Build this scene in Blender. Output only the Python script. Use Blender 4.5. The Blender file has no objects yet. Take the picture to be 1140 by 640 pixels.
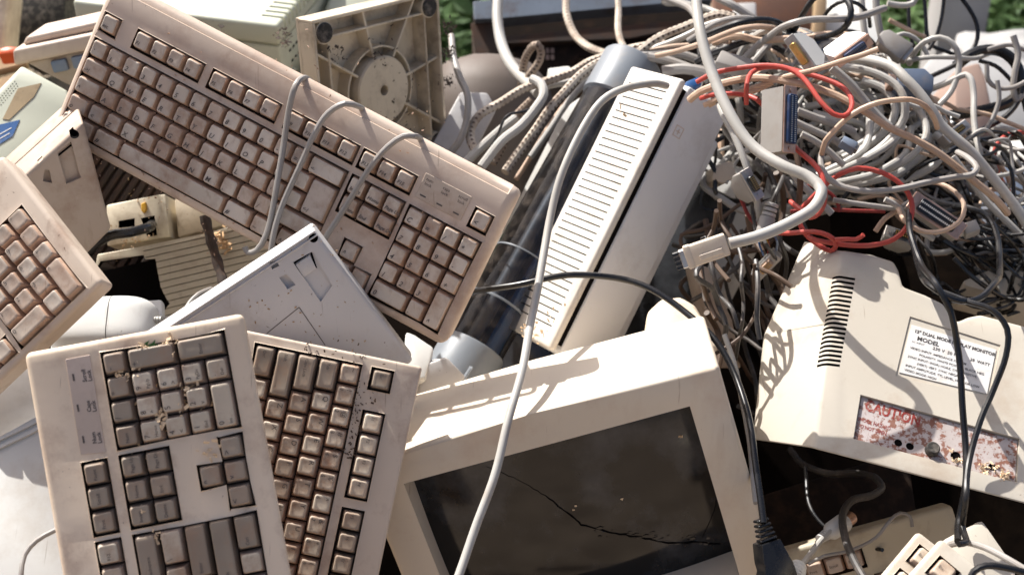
import bpy, bmesh, math, random
import numpy as np
from mathutils import Vector, Matrix

random.seed(7)
SC = bpy.context.scene
COL = SC.collection
R = math.radians
U = 0.01905                      # key pitch, metres
F = 1140 * 50 / 36.0             # focal length in photo pixels

# ------------------------------------------------------------------ camera
PITCH = 30.0
CP, SP = math.cos(R(PITCH)), math.sin(R(PITCH))
CAM_LOC = Vector((0, -1.45 * CP, 0.75 + 1.45 * SP))
CAM_M = Matrix.Translation(CAM_LOC) @ Matrix.Rotation(R(90 - PITCH), 4, 'X')
cam_d = bpy.data.cameras.new('camera')
cam_d.lens = 50
cam_d.sensor_width = 36
cam_d.clip_start = 0.05
cam_d.clip_end = 500
cam_d.dof.use_dof = True
cam_d.dof.focus_distance = 1.28
cam_d.dof.aperture_fstop = 7.1
cam = bpy.data.objects.new('camera', cam_d)
COL.objects.link(cam)
cam.matrix_world = CAM_M
SC.camera = cam


def CV(px, py, d):
    return Vector(((px - 570) / F * d, (320 - py) / F * d, -d))


def W(px, py, d):
    """a photo point at a depth -> world point"""
    return CAM_M @ CV(px, py, d)


def PX(p):
    q = CAM_M.inverted() @ Vector(p)
    return 570 + F * q.x / -q.z, 320 - F * q.y / -q.z


class Pose:
    """an object's own frame: z = outward normal, x / y in its plane"""

    def __init__(self, M):           # M: local -> camera space
        self.C = M
        self.M = CAM_M @ M
        self.I = M.inverted()

    def l(self, px, py, z=0.0):      # photo point -> local x, y on the plane z
        o = self.I @ Vector((0, 0, 0))
        d = (self.I.to_3x3() @ CV(px, py, 1.0))
        t = (z - o.z) / d.z
        p = o + d * t
        return (p.x, p.y)

    def w(self, px, py, z=0.0):      # photo point -> world point on the plane z
        x, y = self.l(px, py, z)
        return self.M @ Vector((x, y, z))

    def d(self, px, py, z=0.0):
        x, y = self.l(px, py, z)
        return -(self.C @ Vector((x, y, z))).z


def pose(px, py, d, ang, n, axis='X', anchor=(0, 0, 0)):
    z = Vector(n).normalized()
    a = Vector((math.cos(R(ang)), math.sin(R(ang)), 0))
    a.z = -(a.x * z.x + a.y * z.y) / z.z       # in-plane vector with that direction in the view
    a.normalize()
    if axis == 'X':
        x = a; y = z.cross(x)
    else:
        y = a; x = y.cross(z)
    Rm = Matrix((x, y, z)).transposed()
    t = CV(px, py, d) - Rm @ Vector(anchor)
    M = Rm.to_4x4(); M.translation = t
    return Pose(M)


def fit(loc, pix, roll, hint, w, d0):
    """rigid pose of a flat thing of known size from points of it"""
    loc = np.array(loc, float); pix = np.array(pix, float)
    hint = np.array(hint, float); hint /= np.linalg.norm(hint)

    def rot(r):
        a = np.linalg.norm(r)
        if a < 1e-12:
            return np.eye(3)
        k = r / a
        K = np.array([[0, -k[2], k[1]], [k[2], 0, -k[0]], [-k[1], k[0], 0]])
        return np.eye(3) + math.sin(a) * K + (1 - math.cos(a)) * K @ K
    x = np.array([math.cos(R(roll)), math.sin(R(roll)), 0]); x -= x @ hint * hint; x /= np.linalg.norm(x)
    R0 = np.stack([x, np.cross(hint, x), hint], 1)
    cen = pix.mean(0)
    t0 = np.array([(cen[0] - 570) / F * d0, (320 - cen[1]) / F * d0, -d0]) - R0 @ loc.mean(0)

    def res(p):
        Rm = rot(p[:3]) @ R0
        Y = loc @ Rm.T + t0 + p[3:]
        e = np.stack([570 + F * Y[:, 0] / -Y[:, 2], 320 - F * Y[:, 1] / -Y[:, 2]], 1) - pix
        return np.concatenate([e.ravel(), w * (Rm[:, 2] - hint)])
    p = np.zeros(6); r = res(p); lam = 1e-3
    for _ in range(120):
        J = np.zeros((len(r), 6))
        for i in range(6):
            q = p.copy(); q[i] += 1e-6
            J[:, i] = (res(q) - r) / 1e-6
        A = J.T @ J
        dp = -np.linalg.solve(A + lam * np.diag(np.diag(A)), J.T @ r)
        r2 = res(p + dp)
        if r2 @ r2 < r @ r:
            p = p + dp; r = r2; lam *= .5
        else:
            lam *= 4
            if lam > 1e9:
                break
    Rm = rot(p[:3]) @ R0
    M = Matrix([list(map(float, row)) for row in Rm]).to_4x4()
    M.translation = Vector([float(v) for v in (t0 + p[3:])])
    return Pose(M)


# ------------------------------------------------------------------ materials
MATS = {}


def nd(nt, t, **kw):
    n = nt.nodes.new(t)
    for k, v in kw.items():
        setattr(n, k, v)
    return n


def mat(name, base, rough=0.5, dirt=(0.24, 0.135, 0.08), amt=0.35, scale=22.0, speck=0.0, var=0.12, bump=0.15,
        metal=0.0, spec=0.4, fine=160.0, coat=0.0, per=0.0, hard=None):
    """worn plastic / metal: base colour, slow tint drift, grime patches, specks, light relief"""
    m = bpy.data.materials.new(name); m.use_nodes = True
    nt = m.node_tree; L = nt.links.new
    b = nt.nodes['Principled BSDF']
    geo = nd(nt, 'ShaderNodeNewGeometry')
    n1 = nd(nt, 'ShaderNodeTexNoise'); n1.inputs['Scale'].default_value = scale * .35; n1.inputs['Detail'].default_value = 4
    n2 = nd(nt, 'ShaderNodeTexNoise'); n2.inputs['Scale'].default_value = scale; n2.inputs['Detail'].default_value = 8
    n2.inputs['Roughness'].default_value = .68
    n3 = nd(nt, 'ShaderNodeTexNoise'); n3.inputs['Scale'].default_value = fine; n3.inputs['Detail'].default_value = 4
    for n in (n1, n2, n3):
        L(geo.outputs['Position'], n.inputs['Vector'])
    # drift
    hs = nd(nt, 'ShaderNodeMixRGB'); hs.blend_type = 'MULTIPLY'; hs.inputs['Fac'].default_value = 1
    hs.inputs['Color1'].default_value = (*base, 1)
    cr = nd(nt, 'ShaderNodeValToRGB')
    cr.color_ramp.elements[0].position = .3; cr.color_ramp.elements[1].position = .7
    v0 = 1 - var * 1.5
    cr.color_ramp.elements[0].color = (v0, v0 * .985, v0 * .96, 1)
    cr.color_ramp.elements[1].color = (1 + var * .3,) * 3 + (1,)
    L(n1.outputs['Fac'], cr.inputs['Fac']); L(cr.outputs['Color'], hs.inputs['Color2'])
    if per > 0:                      # every key cap has its own amount of brown film
        oi = nd(nt, 'ShaderNodeObjectInfo'); pw = nd(nt, 'ShaderNodeMath', operation='POWER'); pw.inputs[1].default_value = 1.8
        L(oi.outputs['Random'], pw.inputs[0])
        pm = nd(nt, 'ShaderNodeMath', operation='MULTIPLY'); pm.inputs[1].default_value = per; L(pw.outputs[0], pm.inputs[0])
        px_ = nd(nt, 'ShaderNodeMixRGB'); px_.inputs['Color2'].default_value = (dirt[0] * 1.15, dirt[1] * 1.15, dirt[2] * 1.15, 1)
        L(pm.outputs[0], px_.inputs['Fac']); L(hs.outputs['Color'], px_.inputs['Color1']); hs = px_
    # grime
    dr = nd(nt, 'ShaderNodeValToRGB')
    dr.color_ramp.elements[0].position = .56 - .16 * amt; dr.color_ramp.elements[0].color = (0, 0, 0, 1)
    dr.color_ramp.elements[1].position = .72 - .06 * amt; dr.color_ramp.elements[1].color = (min(1, .30 + amt * .75),) * 3 + (1,)
    if hard:
        dr.color_ramp.elements[0].position, dr.color_ramp.elements[1].position = hard
        dr.color_ramp.elements[1].color = (.92, .92, .92, 1)
    L(n2.outputs['Fac'], dr.inputs['Fac'])
    mx = nd(nt, 'ShaderNodeMixRGB'); mx.inputs['Color2'].default_value = (*dirt, 1)
    L(dr.outputs['Color'], mx.inputs['Fac']); L(hs.outputs['Color'], mx.inputs['Color1'])
    out = mx.outputs['Color']
    if amt > .1:
        mp = nd(nt, 'ShaderNodeMapping'); mp.inputs['Scale'].default_value = (1, 1, .22); mp.inputs['Rotation'].default_value = (.5, .35, .4)
        L(geo.outputs['Position'], mp.inputs['Vector'])
        n4 = nd(nt, 'ShaderNodeTexNoise'); n4.inputs['Scale'].default_value = scale * 4.5; n4.inputs['Detail'].default_value = 5; n4.inputs['Roughness'].default_value = .6
        L(mp.outputs['Vector'], n4.inputs['Vector'])
        r4 = nd(nt, 'ShaderNodeValToRGB'); r4.color_ramp.elements[0].position = .60; r4.color_ramp.elements[1].position = .74
        r4.color_ramp.elements[1].color = (amt * .8,) * 3 + (1,)
        L(n4.outputs['Fac'], r4.inputs['Fac'])
        mx4 = nd(nt, 'ShaderNodeMixRGB'); mx4.inputs['Color2'].default_value = (*[c * .8 for c in dirt], 1)
        L(r4.outputs['Color'], mx4.inputs['Fac']); L(out, mx4.inputs['Color1']); out = mx4.outputs['Color']
    if amt > .15 and bump > .1:
        mp = nd(nt, 'ShaderNodeMapping'); mp.inputs['Scale'].default_value = (1, .035, .05); mp.inputs['Rotation'].default_value = (.3, .9, .6)
        L(geo.outputs['Position'], mp.inputs['Vector'])
        n5 = nd(nt, 'ShaderNodeTexNoise'); n5.inputs['Scale'].default_value = 420; n5.inputs['Detail'].default_value = 2
        L(mp.outputs['Vector'], n5.inputs['Vector'])
        r5 = nd(nt, 'ShaderNodeValToRGB'); r5.color_ramp.elements[0].position = .72; r5.color_ramp.elements[1].position = .76
        r5.color_ramp.elements[1].color = (.42, .42, .42, 1)
        L(n5.outputs['Fac'], r5.inputs['Fac'])
        mx5 = nd(nt, 'ShaderNodeMixRGB'); mx5.inputs['Color2'].default_value = (*[c * .6 for c in dirt], 1)
        L(r5.outputs['Color'], mx5.inputs['Fac']); L(out, mx5.inputs['Color1']); out = mx5.outputs['Color']
    if speck > 0:
        vo = nd(nt, 'ShaderNodeTexVoronoi'); vo.inputs['Scale'].default_value = 120
        wv = nd(nt, 'ShaderNodeMixRGB'); wv.blend_type = 'ADD'; wv.inputs['Fac'].default_value = .012
        L(geo.outputs['Position'], wv.inputs['Color1']); L(n3.outputs['Color'], wv.inputs['Color2'])
        L(wv.outputs['Color'], vo.inputs['Vector'])
        sr = nd(nt, 'ShaderNodeValToRGB'); sr.color_ramp.elements[0].position = .0; sr.color_ramp.elements[1].position = .06 + .13 * speck
        sr.color_ramp.elements[0].color = (1, 1, 1, 1); sr.color_ramp.elements[1].color = (0, 0, 0, 1)
        L(vo.outputs['Distance'], sr.inputs['Fac'])
        gate = nd(nt, 'ShaderNodeMath', operation='GREATER_THAN'); gate.inputs[1].default_value = .62 - .2 * speck
        L(n1.outputs['Fac'], gate.inputs[0])
        mul = nd(nt, 'ShaderNodeMath', operation='MULTIPLY'); 
        sc_ = nd(nt, 'ShaderNodeSeparateColor'); L(vo.outputs['Color'], sc_.inputs[0])
        pk = nd(nt, 'ShaderNodeMath', operation='GREATER_THAN'); pk.inputs[1].default_value = .55; L(sc_.outputs[0], pk.inputs[0])
        g2 = nd(nt, 'ShaderNodeMath', operation='MULTIPLY'); L(gate.outputs[0], g2.inputs[0]); L(pk.outputs[0], g2.inputs[1])
        L(sr.outputs['Color'], mul.inputs[0]); L(g2.outputs[0], mul.inputs[1])
        mx2 = nd(nt, 'ShaderNodeMixRGB'); mx2.inputs['Color2'].default_value = (dirt[0] * .45, dirt[1] * .45, dirt[2] * .45, 1)
        L(mul.outputs[0], mx2.inputs['Fac']); L(out, mx2.inputs['Color1']); out = mx2.outputs['Color']
    L(out, b.inputs['Base Color'])
    mr = nd(nt, 'ShaderNodeMapRange'); mr.inputs['To Min'].default_value = max(.05, rough - .12); mr.inputs['To Max'].default_value = min(1, rough + .2)
    L(n2.outputs['Fac'], mr.inputs['Value']); L(mr.outputs['Result'], b.inputs['Roughness'])
    b.inputs['Metallic'].default_value = metal
    b.inputs['Specular IOR Level'].default_value = spec
    b.inputs['Coat Weight'].default_value = coat
    if bump > 0:
        bp = nd(nt, 'ShaderNodeBump'); bp.inputs['Strength'].default_value = bump; bp.inputs['Distance'].default_value = .0006
        L(n3.outputs['Fac'], bp.inputs['Height']); L(bp.outputs['Normal'], b.inputs['Normal'])
    MATS[name] = m
    return m


def flat(name, c, rough=.6, metal=0.0):
    m = bpy.data.materials.new(name); m.use_nodes = True
    b = m.node_tree.nodes['Principled BSDF']
    b.inputs['Base Color'].default_value = (*c, 1); b.inputs['Roughness'].default_value = rough; b.inputs['Metallic'].default_value = metal
    MATS[name] = m
    return m


BROWN = (0.25, 0.135, 0.08)
mat('beige_case', (.62, .50, .405), amt=.55, scale=11, speck=.35, dirt=(.33, .20, .14), var=.12)
mat('pink_case', (.84, .69, .53), amt=.42, scale=14, speck=.3, dirt=(.36, .22, .15), var=.08)
mat('stained_case', (.70, .58, .465), amt=.52, scale=16, speck=.7, dirt=(.30, .16, .10), var=.08)
mat('key_top', (.64, .56, .475), amt=.62, scale=30, dirt=(.30, .175, .115), var=.18, bump=.25, per=.45)
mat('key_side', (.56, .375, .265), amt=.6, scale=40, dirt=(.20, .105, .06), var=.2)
mat('key_light', (.69, .60, .475), amt=.5, scale=40, dirt=(.36, .22, .14), var=.14, per=.35)
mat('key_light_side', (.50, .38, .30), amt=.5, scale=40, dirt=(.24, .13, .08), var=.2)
mat('key_dark', (.38, .315, .245), amt=.4, scale=36, dirt=(.36, .22, .14), var=.2, per=.25)
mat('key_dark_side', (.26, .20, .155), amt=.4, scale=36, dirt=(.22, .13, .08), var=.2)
mat('key_dirty', (.64, .545, .43), amt=.72, scale=62, dirt=(.23, .115, .065), var=.2, per=.35)
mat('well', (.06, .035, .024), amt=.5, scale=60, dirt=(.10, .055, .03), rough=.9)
mat('ink', (.10, .085, .08), amt=.3, scale=200, dirt=(.25, .2, .17), rough=.7, bump=0)
mat('grey_panel', (.56, .545, .54), amt=.16, scale=14, speck=.35, dirt=(.30, .25, .21), var=.07)
mat('beige_panel', (.56, .46, .37), amt=.5, scale=16, speck=.3, dirt=(.30, .18, .115), var=.14)
mat('cream', (.56, .51, .43), amt=.22, scale=13, speck=.35, dirt=(.34, .22, .13), var=.07)
mat('monitor_cream', (.68, .595, .48), amt=.2, scale=8, speck=.3, dirt=(.46, .27, .17), var=.06)
mat('white_plastic', (.60, .595, .57), amt=.16, scale=12, speck=.3, dirt=(.36, .28, .2), var=.06)
mat('printer_green', (.52, .54, .44), amt=.2, scale=10, speck=.6, dirt=(.22, .19, .13), var=.08)
mat('swivel_beige', (.66, .57, .43), amt=.4, scale=24, speck=.5, dirt=(.16, .10, .06), var=.12)
mat('slab_grey', (.72, .72, .73), amt=.12, scale=10, speck=.18, dirt=(.36, .3, .25), var=.05)
mat('slab_vent', (.72, .68, .62), amt=.22, scale=18, speck=.3, dirt=(.40, .28, .17), var=.06)
mat('collar_grey', (.19, .21, .235), amt=.15, scale=20, speck=.2, dirt=(.3, .25, .2), rough=.4)
mat('old_grille', (.60, .54, .41), amt=.4, scale=18, speck=.4, dirt=(.22, .14, .08), var=.12)
mat('rubber', (.03, .028, .026), amt=.6, scale=120, dirt=(.22, .19, .16), rough=.8)
mat('black_hole', (.006, .005, .005), spec=.05, amt=0, dirt=(.01, .01, .01), rough=.9, bump=0)  # near-black put into holes and slots as their shade
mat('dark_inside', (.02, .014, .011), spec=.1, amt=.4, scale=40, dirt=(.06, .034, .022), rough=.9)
mat('dirty_rod', (.055, .04, .033), amt=.55, scale=90, dirt=(.16, .10, .07), rough=.8)
mat('blue_steel', (.20, .235, .285), amt=.4, scale=26, speck=.8, dirt=(.10, .055, .04), rough=.45, metal=.3)
mat('rusty_steel', (.05, .035, .028), amt=.6, scale=20, dirt=(.10, .045, .024), rough=.75, metal=.2)
mat('brown_dome', (.12, .095, .08), amt=.4, scale=10, dirt=(.10, .07, .055), rough=.55)
mat('label_white', (.74, .72, .69), amt=.2, scale=40, dirt=(.4, .3, .22), rough=.5, bump=.05)
mat('label_grey', (.66, .54, .46), amt=.25, scale=30, dirt=(.4, .3, .24), rough=.7, bump=.05)
mat('label_tan', (.33, .24, .13), amt=.4, scale=60, dirt=(.15, .1, .05), rough=.6)
mat('label_blue', (.025, .10, .28), amt=.1, scale=60, dirt=(.3, .3, .3), rough=.4, bump=.05)
mat('print_black', (.05, .045, .045), amt=.25, scale=300, dirt=(.5, .45, .4), rough=.6, bump=0)
mat('print_red', (.26, .03, .022), amt=.5, scale=160, dirt=(.5, .38, .32), rough=.6, bump=0)
mat('rust_plate', (.50, .44, .42), amt=.5, scale=150, hard=(.50, .56), dirt=(.21, .075, .042), var=.12, rough=.6)
mat('steel', (.55, .53, .50), amt=.3, scale=60, dirt=(.25, .16, .1), rough=.32, metal=.9)
mat('copper_steel', (.62, .42, .33), amt=.3, scale=60, dirt=(.3, .15, .09), rough=.35, metal=.85)
mat('gold', (.70, .46, .16), amt=.3, scale=150, dirt=(.25, .12, .04), rough=.3, metal=.95)
mat('smoke_film', (.07, .075, .085), amt=.12, scale=30, dirt=(.15, .125, .10), rough=.6)
mat('blue_strip', (.03, .085, .19), amt=.2, scale=30, dirt=(.1, .1, .12), rough=.3)
mat('navy', (.012, .03, .085), amt=.2, scale=80, dirt=(.12, .1, .1), rough=.35)
mat('slate_plastic', (.10, .13, .19), amt=.2, scale=40, dirt=(.2, .17, .15), rough=.4)
mat('cable_white', (.43, .415, .385), amt=.22, scale=35, dirt=(.30, .22, .16), rough=.42, var=.1, bump=.08)
mat('cable_grey', (.32, .30, .28), amt=.28, scale=35, dirt=(.24, .19, .15), rough=.42, var=.14, bump=.08)
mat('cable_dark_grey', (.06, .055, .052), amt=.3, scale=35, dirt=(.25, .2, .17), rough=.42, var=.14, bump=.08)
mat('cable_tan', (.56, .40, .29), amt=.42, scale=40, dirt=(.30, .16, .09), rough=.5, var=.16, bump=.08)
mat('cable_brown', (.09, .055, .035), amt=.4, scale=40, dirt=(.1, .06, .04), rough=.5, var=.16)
mat('cable_black', (.008, .008, .009), amt=.12, scale=35, dirt=(.06, .05, .04), rough=.24, var=.1, bump=.08, spec=.55)
mat('cable_red', (.50, .07, .052), amt=.32, scale=50, dirt=(.36, .12, .09), rough=.36, var=.14, bump=.06)
mat('cable_darkred', (.22, .02, .016), amt=.2, scale=50, dirt=(.2, .08, .06), rough=.4, var=.14)
mat('beige_hood', (.66, .56, .44), amt=.25, scale=40, dirt=(.34, .22, .14), rough=.45)
mat('tan_cardboard', (.42, .29, .17), amt=.3, scale=14, dirt=(.25, .15, .09), rough=.85)
mat('rust_sheet', (.19, .10, .07), amt=.6, scale=14, dirt=(.28, .12, .06), rough=.8)
mat('pink_box', (.38, .265, .215), amt=.3, scale=12, dirt=(.35, .2, .15), rough=.7)
mat('dusty_blue', (.20, .25, .34), amt=.3, scale=14, dirt=(.3, .25, .2), rough=.6)
mat('post_grey', (.37, .365, .36), amt=.2, scale=8, dirt=(.3, .26, .25), rough=.7)
mat('orange_plastic', (.70, .10, .02), amt=.1, rough=.4)
mat('wood_chip', (.60, .40, .22), amt=.4, scale=200, dirt=(.3, .15, .07), rough=.9)
mat('wood_chip_pale', (.86, .66, .44), amt=.3, scale=200, dirt=(.45, .28, .15), rough=.9)
mat('leaf_green', (.05, .16, .03), amt=.2, scale=30, dirt=(.12, .2, .04), rough=.5, bump=0)
mat('hedge_leaf', (.15, .26, .11), amt=.4, scale=5, dirt=(.16, .24, .10), rough=.6, bump=0, var=.3)
mat('bark', (.12, .085, .06), amt=.5, scale=30, dirt=(.05, .035, .025), rough=.9)
mat('yellow_tape', (.65, .36, .02), amt=.2, rough=.5)


def braid_mat(name, a, bcol, pitch):
    m = bpy.data.materials.new(name); m.use_nodes = True
    nt = m.node_tree; L = nt.links.new; b = nt.nodes['Principled BSDF']
    uv = nd(nt, 'ShaderNodeTexCoord'); sep = nd(nt, 'ShaderNodeSeparateXYZ'); L(uv.outputs['UV'], sep.inputs[0])

    def M(op, x, y):
        n = nd(nt, 'ShaderNodeMath', operation=op)
        for i, v in enumerate((x, y)):
            if v is None:
                continue
            if isinstance(v, (int, float)):
                n.inputs[i].default_value = v
            else:
                L(v, n.inputs[i])
        return n.outputs[0]
    u = M('MULTIPLY', sep.outputs[0], 2 * math.pi / pitch)
    v = M('MULTIPLY', sep.outputs[1], 2 * math.pi * 2)
    s = M('MULTIPLY', M('SINE', M('ADD', u, v), None), M('SINE', M('SUBTRACT', u, v), None))
    r = nd(nt, 'ShaderNodeValToRGB'); r.color_ramp.elements[0].position = .68; r.color_ramp.elements[1].position = .84
    r.color_ramp.elements[0].color = (*a, 1); r.color_ramp.elements[1].color = (*bcol, 1)
    L(M('ADD', M('MULTIPLY', s, .5), .5), r.inputs['Fac'])
    geo = nd(nt, 'ShaderNodeNewGeometry'); n1 = nd(nt, 'ShaderNodeTexNoise'); n1.inputs['Scale'].default_value = 45; n1.inputs['Detail'].default_value = 6
    L(geo.outputs['Position'], n1.inputs['Vector'])
    mx = nd(nt, 'ShaderNodeMixRGB'); mx.inputs['Color2'].default_value = (.17, .11, .075, 1)
    dr = nd(nt, 'ShaderNodeValToRGB'); dr.color_ramp.elements[0].position = .42; dr.color_ramp.elements[1].position = .75
    dr.color_ramp.elements[1].color = (.75, .75, .75, 1)
    L(n1.outputs['Fac'], dr.inputs['Fac']); L(dr.outputs['Color'], mx.inputs['Fac']); L(r.outputs['Color'], mx.inputs['Color1'])
    L(mx.outputs['Color'], b.inputs['Base Color']); b.inputs['Roughness'].default_value = .85
    wv = M('MULTIPLY', s, 1.0)
    bp = nd(nt, 'ShaderNodeBump'); bp.inputs['Strength'].default_value = .5; bp.inputs['Distance'].default_value = .001
    L(wv, bp.inputs['Height']); L(bp.outputs['Normal'], b.inputs['Normal'])
    MATS[name] = m


braid_mat('braid_light', (.56, .48, .39), (.09, .06, .05), .0125)
braid_mat('braid_dark', (.34, .27, .21), (.035, .022, .018), .010)


def clear_mat():
    m = bpy.data.materials.new('smoky_clear'); m.use_nodes = True
    nt = m.node_tree; L = nt.links.new
    for n in list(nt.nodes):
        nt.nodes.remove(n)
    o = nd(nt, 'ShaderNodeOutputMaterial'); mixs = nd(nt, 'ShaderNodeMixShader'); mix2 = nd(nt, 'ShaderNodeMixShader')
    t = nd(nt, 'ShaderNodeBsdfTransparent'); t.inputs['Color'].default_value = (.70, .75, .82, 1)
    g = nd(nt, 'ShaderNodeBsdfGlossy'); g.inputs['Roughness'].default_value = .03; g.inputs['Color'].default_value = (.9, .93, 1, 1)
    d = nd(nt, 'ShaderNodeBsdfDiffuse'); d.inputs['Color'].default_value = (.22, .18, .15, 1)
    lw = nd(nt, 'ShaderNodeLayerWeight'); lw.inputs['Blend'].default_value = .22
    geo = nd(nt, 'ShaderNodeNewGeometry'); n1 = nd(nt, 'ShaderNodeTexNoise'); n1.inputs['Scale'].default_value = 75; n1.inputs['Detail'].default_value = 8
    L(geo.outputs['Position'], n1.inputs['Vector'])
    r = nd(nt, 'ShaderNodeValToRGB'); r.color_ramp.elements[0].position = .45; r.color_ramp.elements[1].position = .8
    r.color_ramp.elements[0].color = (.03, .03, .03, 1); r.color_ramp.elements[1].color = (.24, .24, .24, 1)
    L(n1.outputs['Fac'], r.inputs['Fac'])
    L(lw.outputs['Fresnel'], mixs.inputs[0]); L(t.outputs[0], mixs.inputs[1]); L(g.outputs[0], mixs.inputs[2])
    L(r.outputs['Color'], mix2.inputs[0]); L(mixs.outputs[0], mix2.inputs[1]); L(d.outputs[0], mix2.inputs[2])
    L(mix2.outputs[0], o.inputs[0])
    MATS['smoky_clear'] = m


clear_mat()


def screen_mat():
    m = bpy.data.materials.new('screen_glass'); m.use_nodes = True
    nt = m.node_tree; L = nt.links.new; b = nt.nodes['Principled BSDF']
    geo = nd(nt, 'ShaderNodeNewGeometry')
    n1 = nd(nt, 'ShaderNodeTexNoise'); n1.inputs['Scale'].default_value = 9; n1.inputs['Detail'].default_value = 7; n1.inputs['Roughness'].default_value = .6
    n2 = nd(nt, 'ShaderNodeTexNoise'); n2.inputs['Scale'].default_value = 260; n2.inputs['Detail'].default_value = 2
    n3 = nd(nt, 'ShaderNodeTexNoise'); n3.inputs['Scale'].default_value = 3.5; n3.inputs['Detail'].default_value = 3
    for n in (n1, n2, n3):
        L(geo.outputs['Position'], n.inputs['Vector'])
    r = nd(nt, 'ShaderNodeValToRGB'); r.color_ramp.elements[0].position = .50; r.color_ramp.elements[1].position = .78
    r.color_ramp.elements[0].color = (.006, .006, .007, 1); r.color_ramp.elements[1].color = (.085, .09, .10, 1)
    L(n1.outputs['Fac'], r.inputs['Fac'])
    r2 = nd(nt, 'ShaderNodeValToRGB'); r2.color_ramp.elements[0].position = .72; r2.color_ramp.elements[1].position = .78
    L(n2.outputs['Fac'], r2.inputs['Fac'])
    ml = nd(nt, 'ShaderNodeMath', operation='MULTIPLY'); ml.inputs[1].default_value = .0; L(r2.outputs['Color'], ml.inputs[0])
    mx = nd(nt, 'ShaderNodeMixRGB'); mx.inputs['Color2'].default_value = (.30, .24, .19, 1)
    L(ml.outputs[0], mx.inputs['Fac']); L(r.outputs['Color'], mx.inputs['Color1']); L(mx.outputs['Color'], b.inputs['Base Color'])
    mr = nd(nt, 'ShaderNodeMapRange'); mr.inputs['From Min'].default_value = .3; mr.inputs['From Max'].default_value = .7
    mr.inputs['To Min'].default_value = .04; mr.inputs['To Max'].default_value = .22
    L(n3.outputs['Fac'], mr.inputs['Value']); L(mr.outputs['Result'], b.inputs['Roughness'])
    MATS['screen_glass'] = m


screen_mat()


# ------------------------------------------------------------------ mesh helpers
def finish(bm, smooth=True, angle=35):
    me = bpy.data.meshes.new('mesh')
    bmesh.ops.recalc_face_normals(bm, faces=bm.faces[:])
    bm.to_mesh(me); bm.free()
    if smooth:
        me.polygons.foreach_set('use_smooth', [True] * len(me.polygons))
        me.set_sharp_from_angle(angle=R(angle))
    return me


def obj(name, bm, mats, parent=None, M=None, smooth=True, angle=35):
    me = bm if isinstance(bm, bpy.types.Mesh) else finish(bm, smooth, angle)
    if isinstance(mats, str):
        mats = [mats]
    if not me.materials:
        for m in mats:
            me.materials.append(MATS[m])
    o = bpy.data.objects.new(name, me)
    COL.objects.link(o)
    if parent is not None:
        o.parent = parent
    if M is not None:
        o.matrix_local = M
    return o


def thing(name, label, cat, M, group=None):
    o = bpy.data.objects.new(name, None)
    o.empty_display_size = .02
    COL.objects.link(o)
    o.matrix_world = M
    return tag(o, label, cat, group)


def tag(o, label, cat, group=None):
    o['label'] = label; o['category'] = cat
    if group:
        o['group'] = group
    return o


def BM():
    return bmesh.new()


def box(bm, x0, x1, y0, y1, z0, z1, bev=.0, seg=2, mi=0, M=None, taper=None):
    vs = []
    for z in (z0, z1):
        k = taper if (taper and z == z0) else 0
        for x, y in ((x0 + k, y0 + k), (x1 - k, y0 + k), (x1 - k, y1 - k), (x0 + k, y1 - k)):
            vs.append(bm.verts.new((x, y, z)))
    fs = []
    for q in ((3, 2, 1, 0), (4, 5, 6, 7), (0, 1, 5, 4), (1, 2, 6, 5), (2, 3, 7, 6), (3, 0, 4, 7)):
        f = bm.faces.new([vs[i] for i in q]); f.material_index = mi; fs.append(f)
    geom_v = vs
    if bev > 0:
        es = list({e for f in fs for e in f.edges})
        r = bmesh.ops.bevel(bm, geom=es, offset=bev, segments=seg, profile=.5, affect='EDGES', clamp_overlap=True, material=-1)
        for f in r['faces']:
            f.material_index = mi
        geom_v = list({v for f in r['faces'] for v in f.verts} | {v for v in vs if v.is_valid})
    if M is not None:
        bmesh.ops.transform(bm, matrix=M, verts=geom_v)
    return geom_v


def prism(bm, poly, z0, z1, bev=.0, seg=2, mi=0, M=None, shrink=1.0):
    """poly (local xy) extruded z0..z1; z1 is the outward side"""
    a = sum(poly[i][0] * poly[(i + 1) % len(poly)][1] - poly[(i + 1) % len(poly)][0] * poly[i][1] for i in range(len(poly)))
    if a < 0:
        poly = poly[::-1]
    n = len(poly)
    cx = sum(p[0] for p in poly) / n; cy = sum(p[1] for p in poly) / n
    lo = [bm.verts.new((cx + (x - cx) * shrink, cy + (y - cy) * shrink, z0)) for x, y in poly]
    hi = [bm.verts.new((x, y, z1)) for x, y in poly]
    fs = [bm.faces.new(hi), bm.faces.new(lo[::-1])]
    for i in range(n):
        j = (i + 1) % n
        fs.append(bm.faces.new((lo[i], lo[j], hi[j], hi[i])))
    for f in fs:
        f.material_index = mi
    gv = lo + hi
    if bev > 0:
        es = list({e for f in fs for e in f.edges if not (e.verts[0] in lo and e.verts[1] in lo)})
        r = bmesh.ops.bevel(bm, geom=es, offset=bev, segments=seg, profile=.5, affect='EDGES', clamp_overlap=True, material=-1)
        for f in r['faces']:
            f.material_index = mi
        gv = list({v for f in r['faces'] for v in f.verts} | {v for v in gv if v.is_valid})
    if M is not None:
        bmesh.ops.transform(bm, matrix=M, verts=gv)
    return gv


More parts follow.
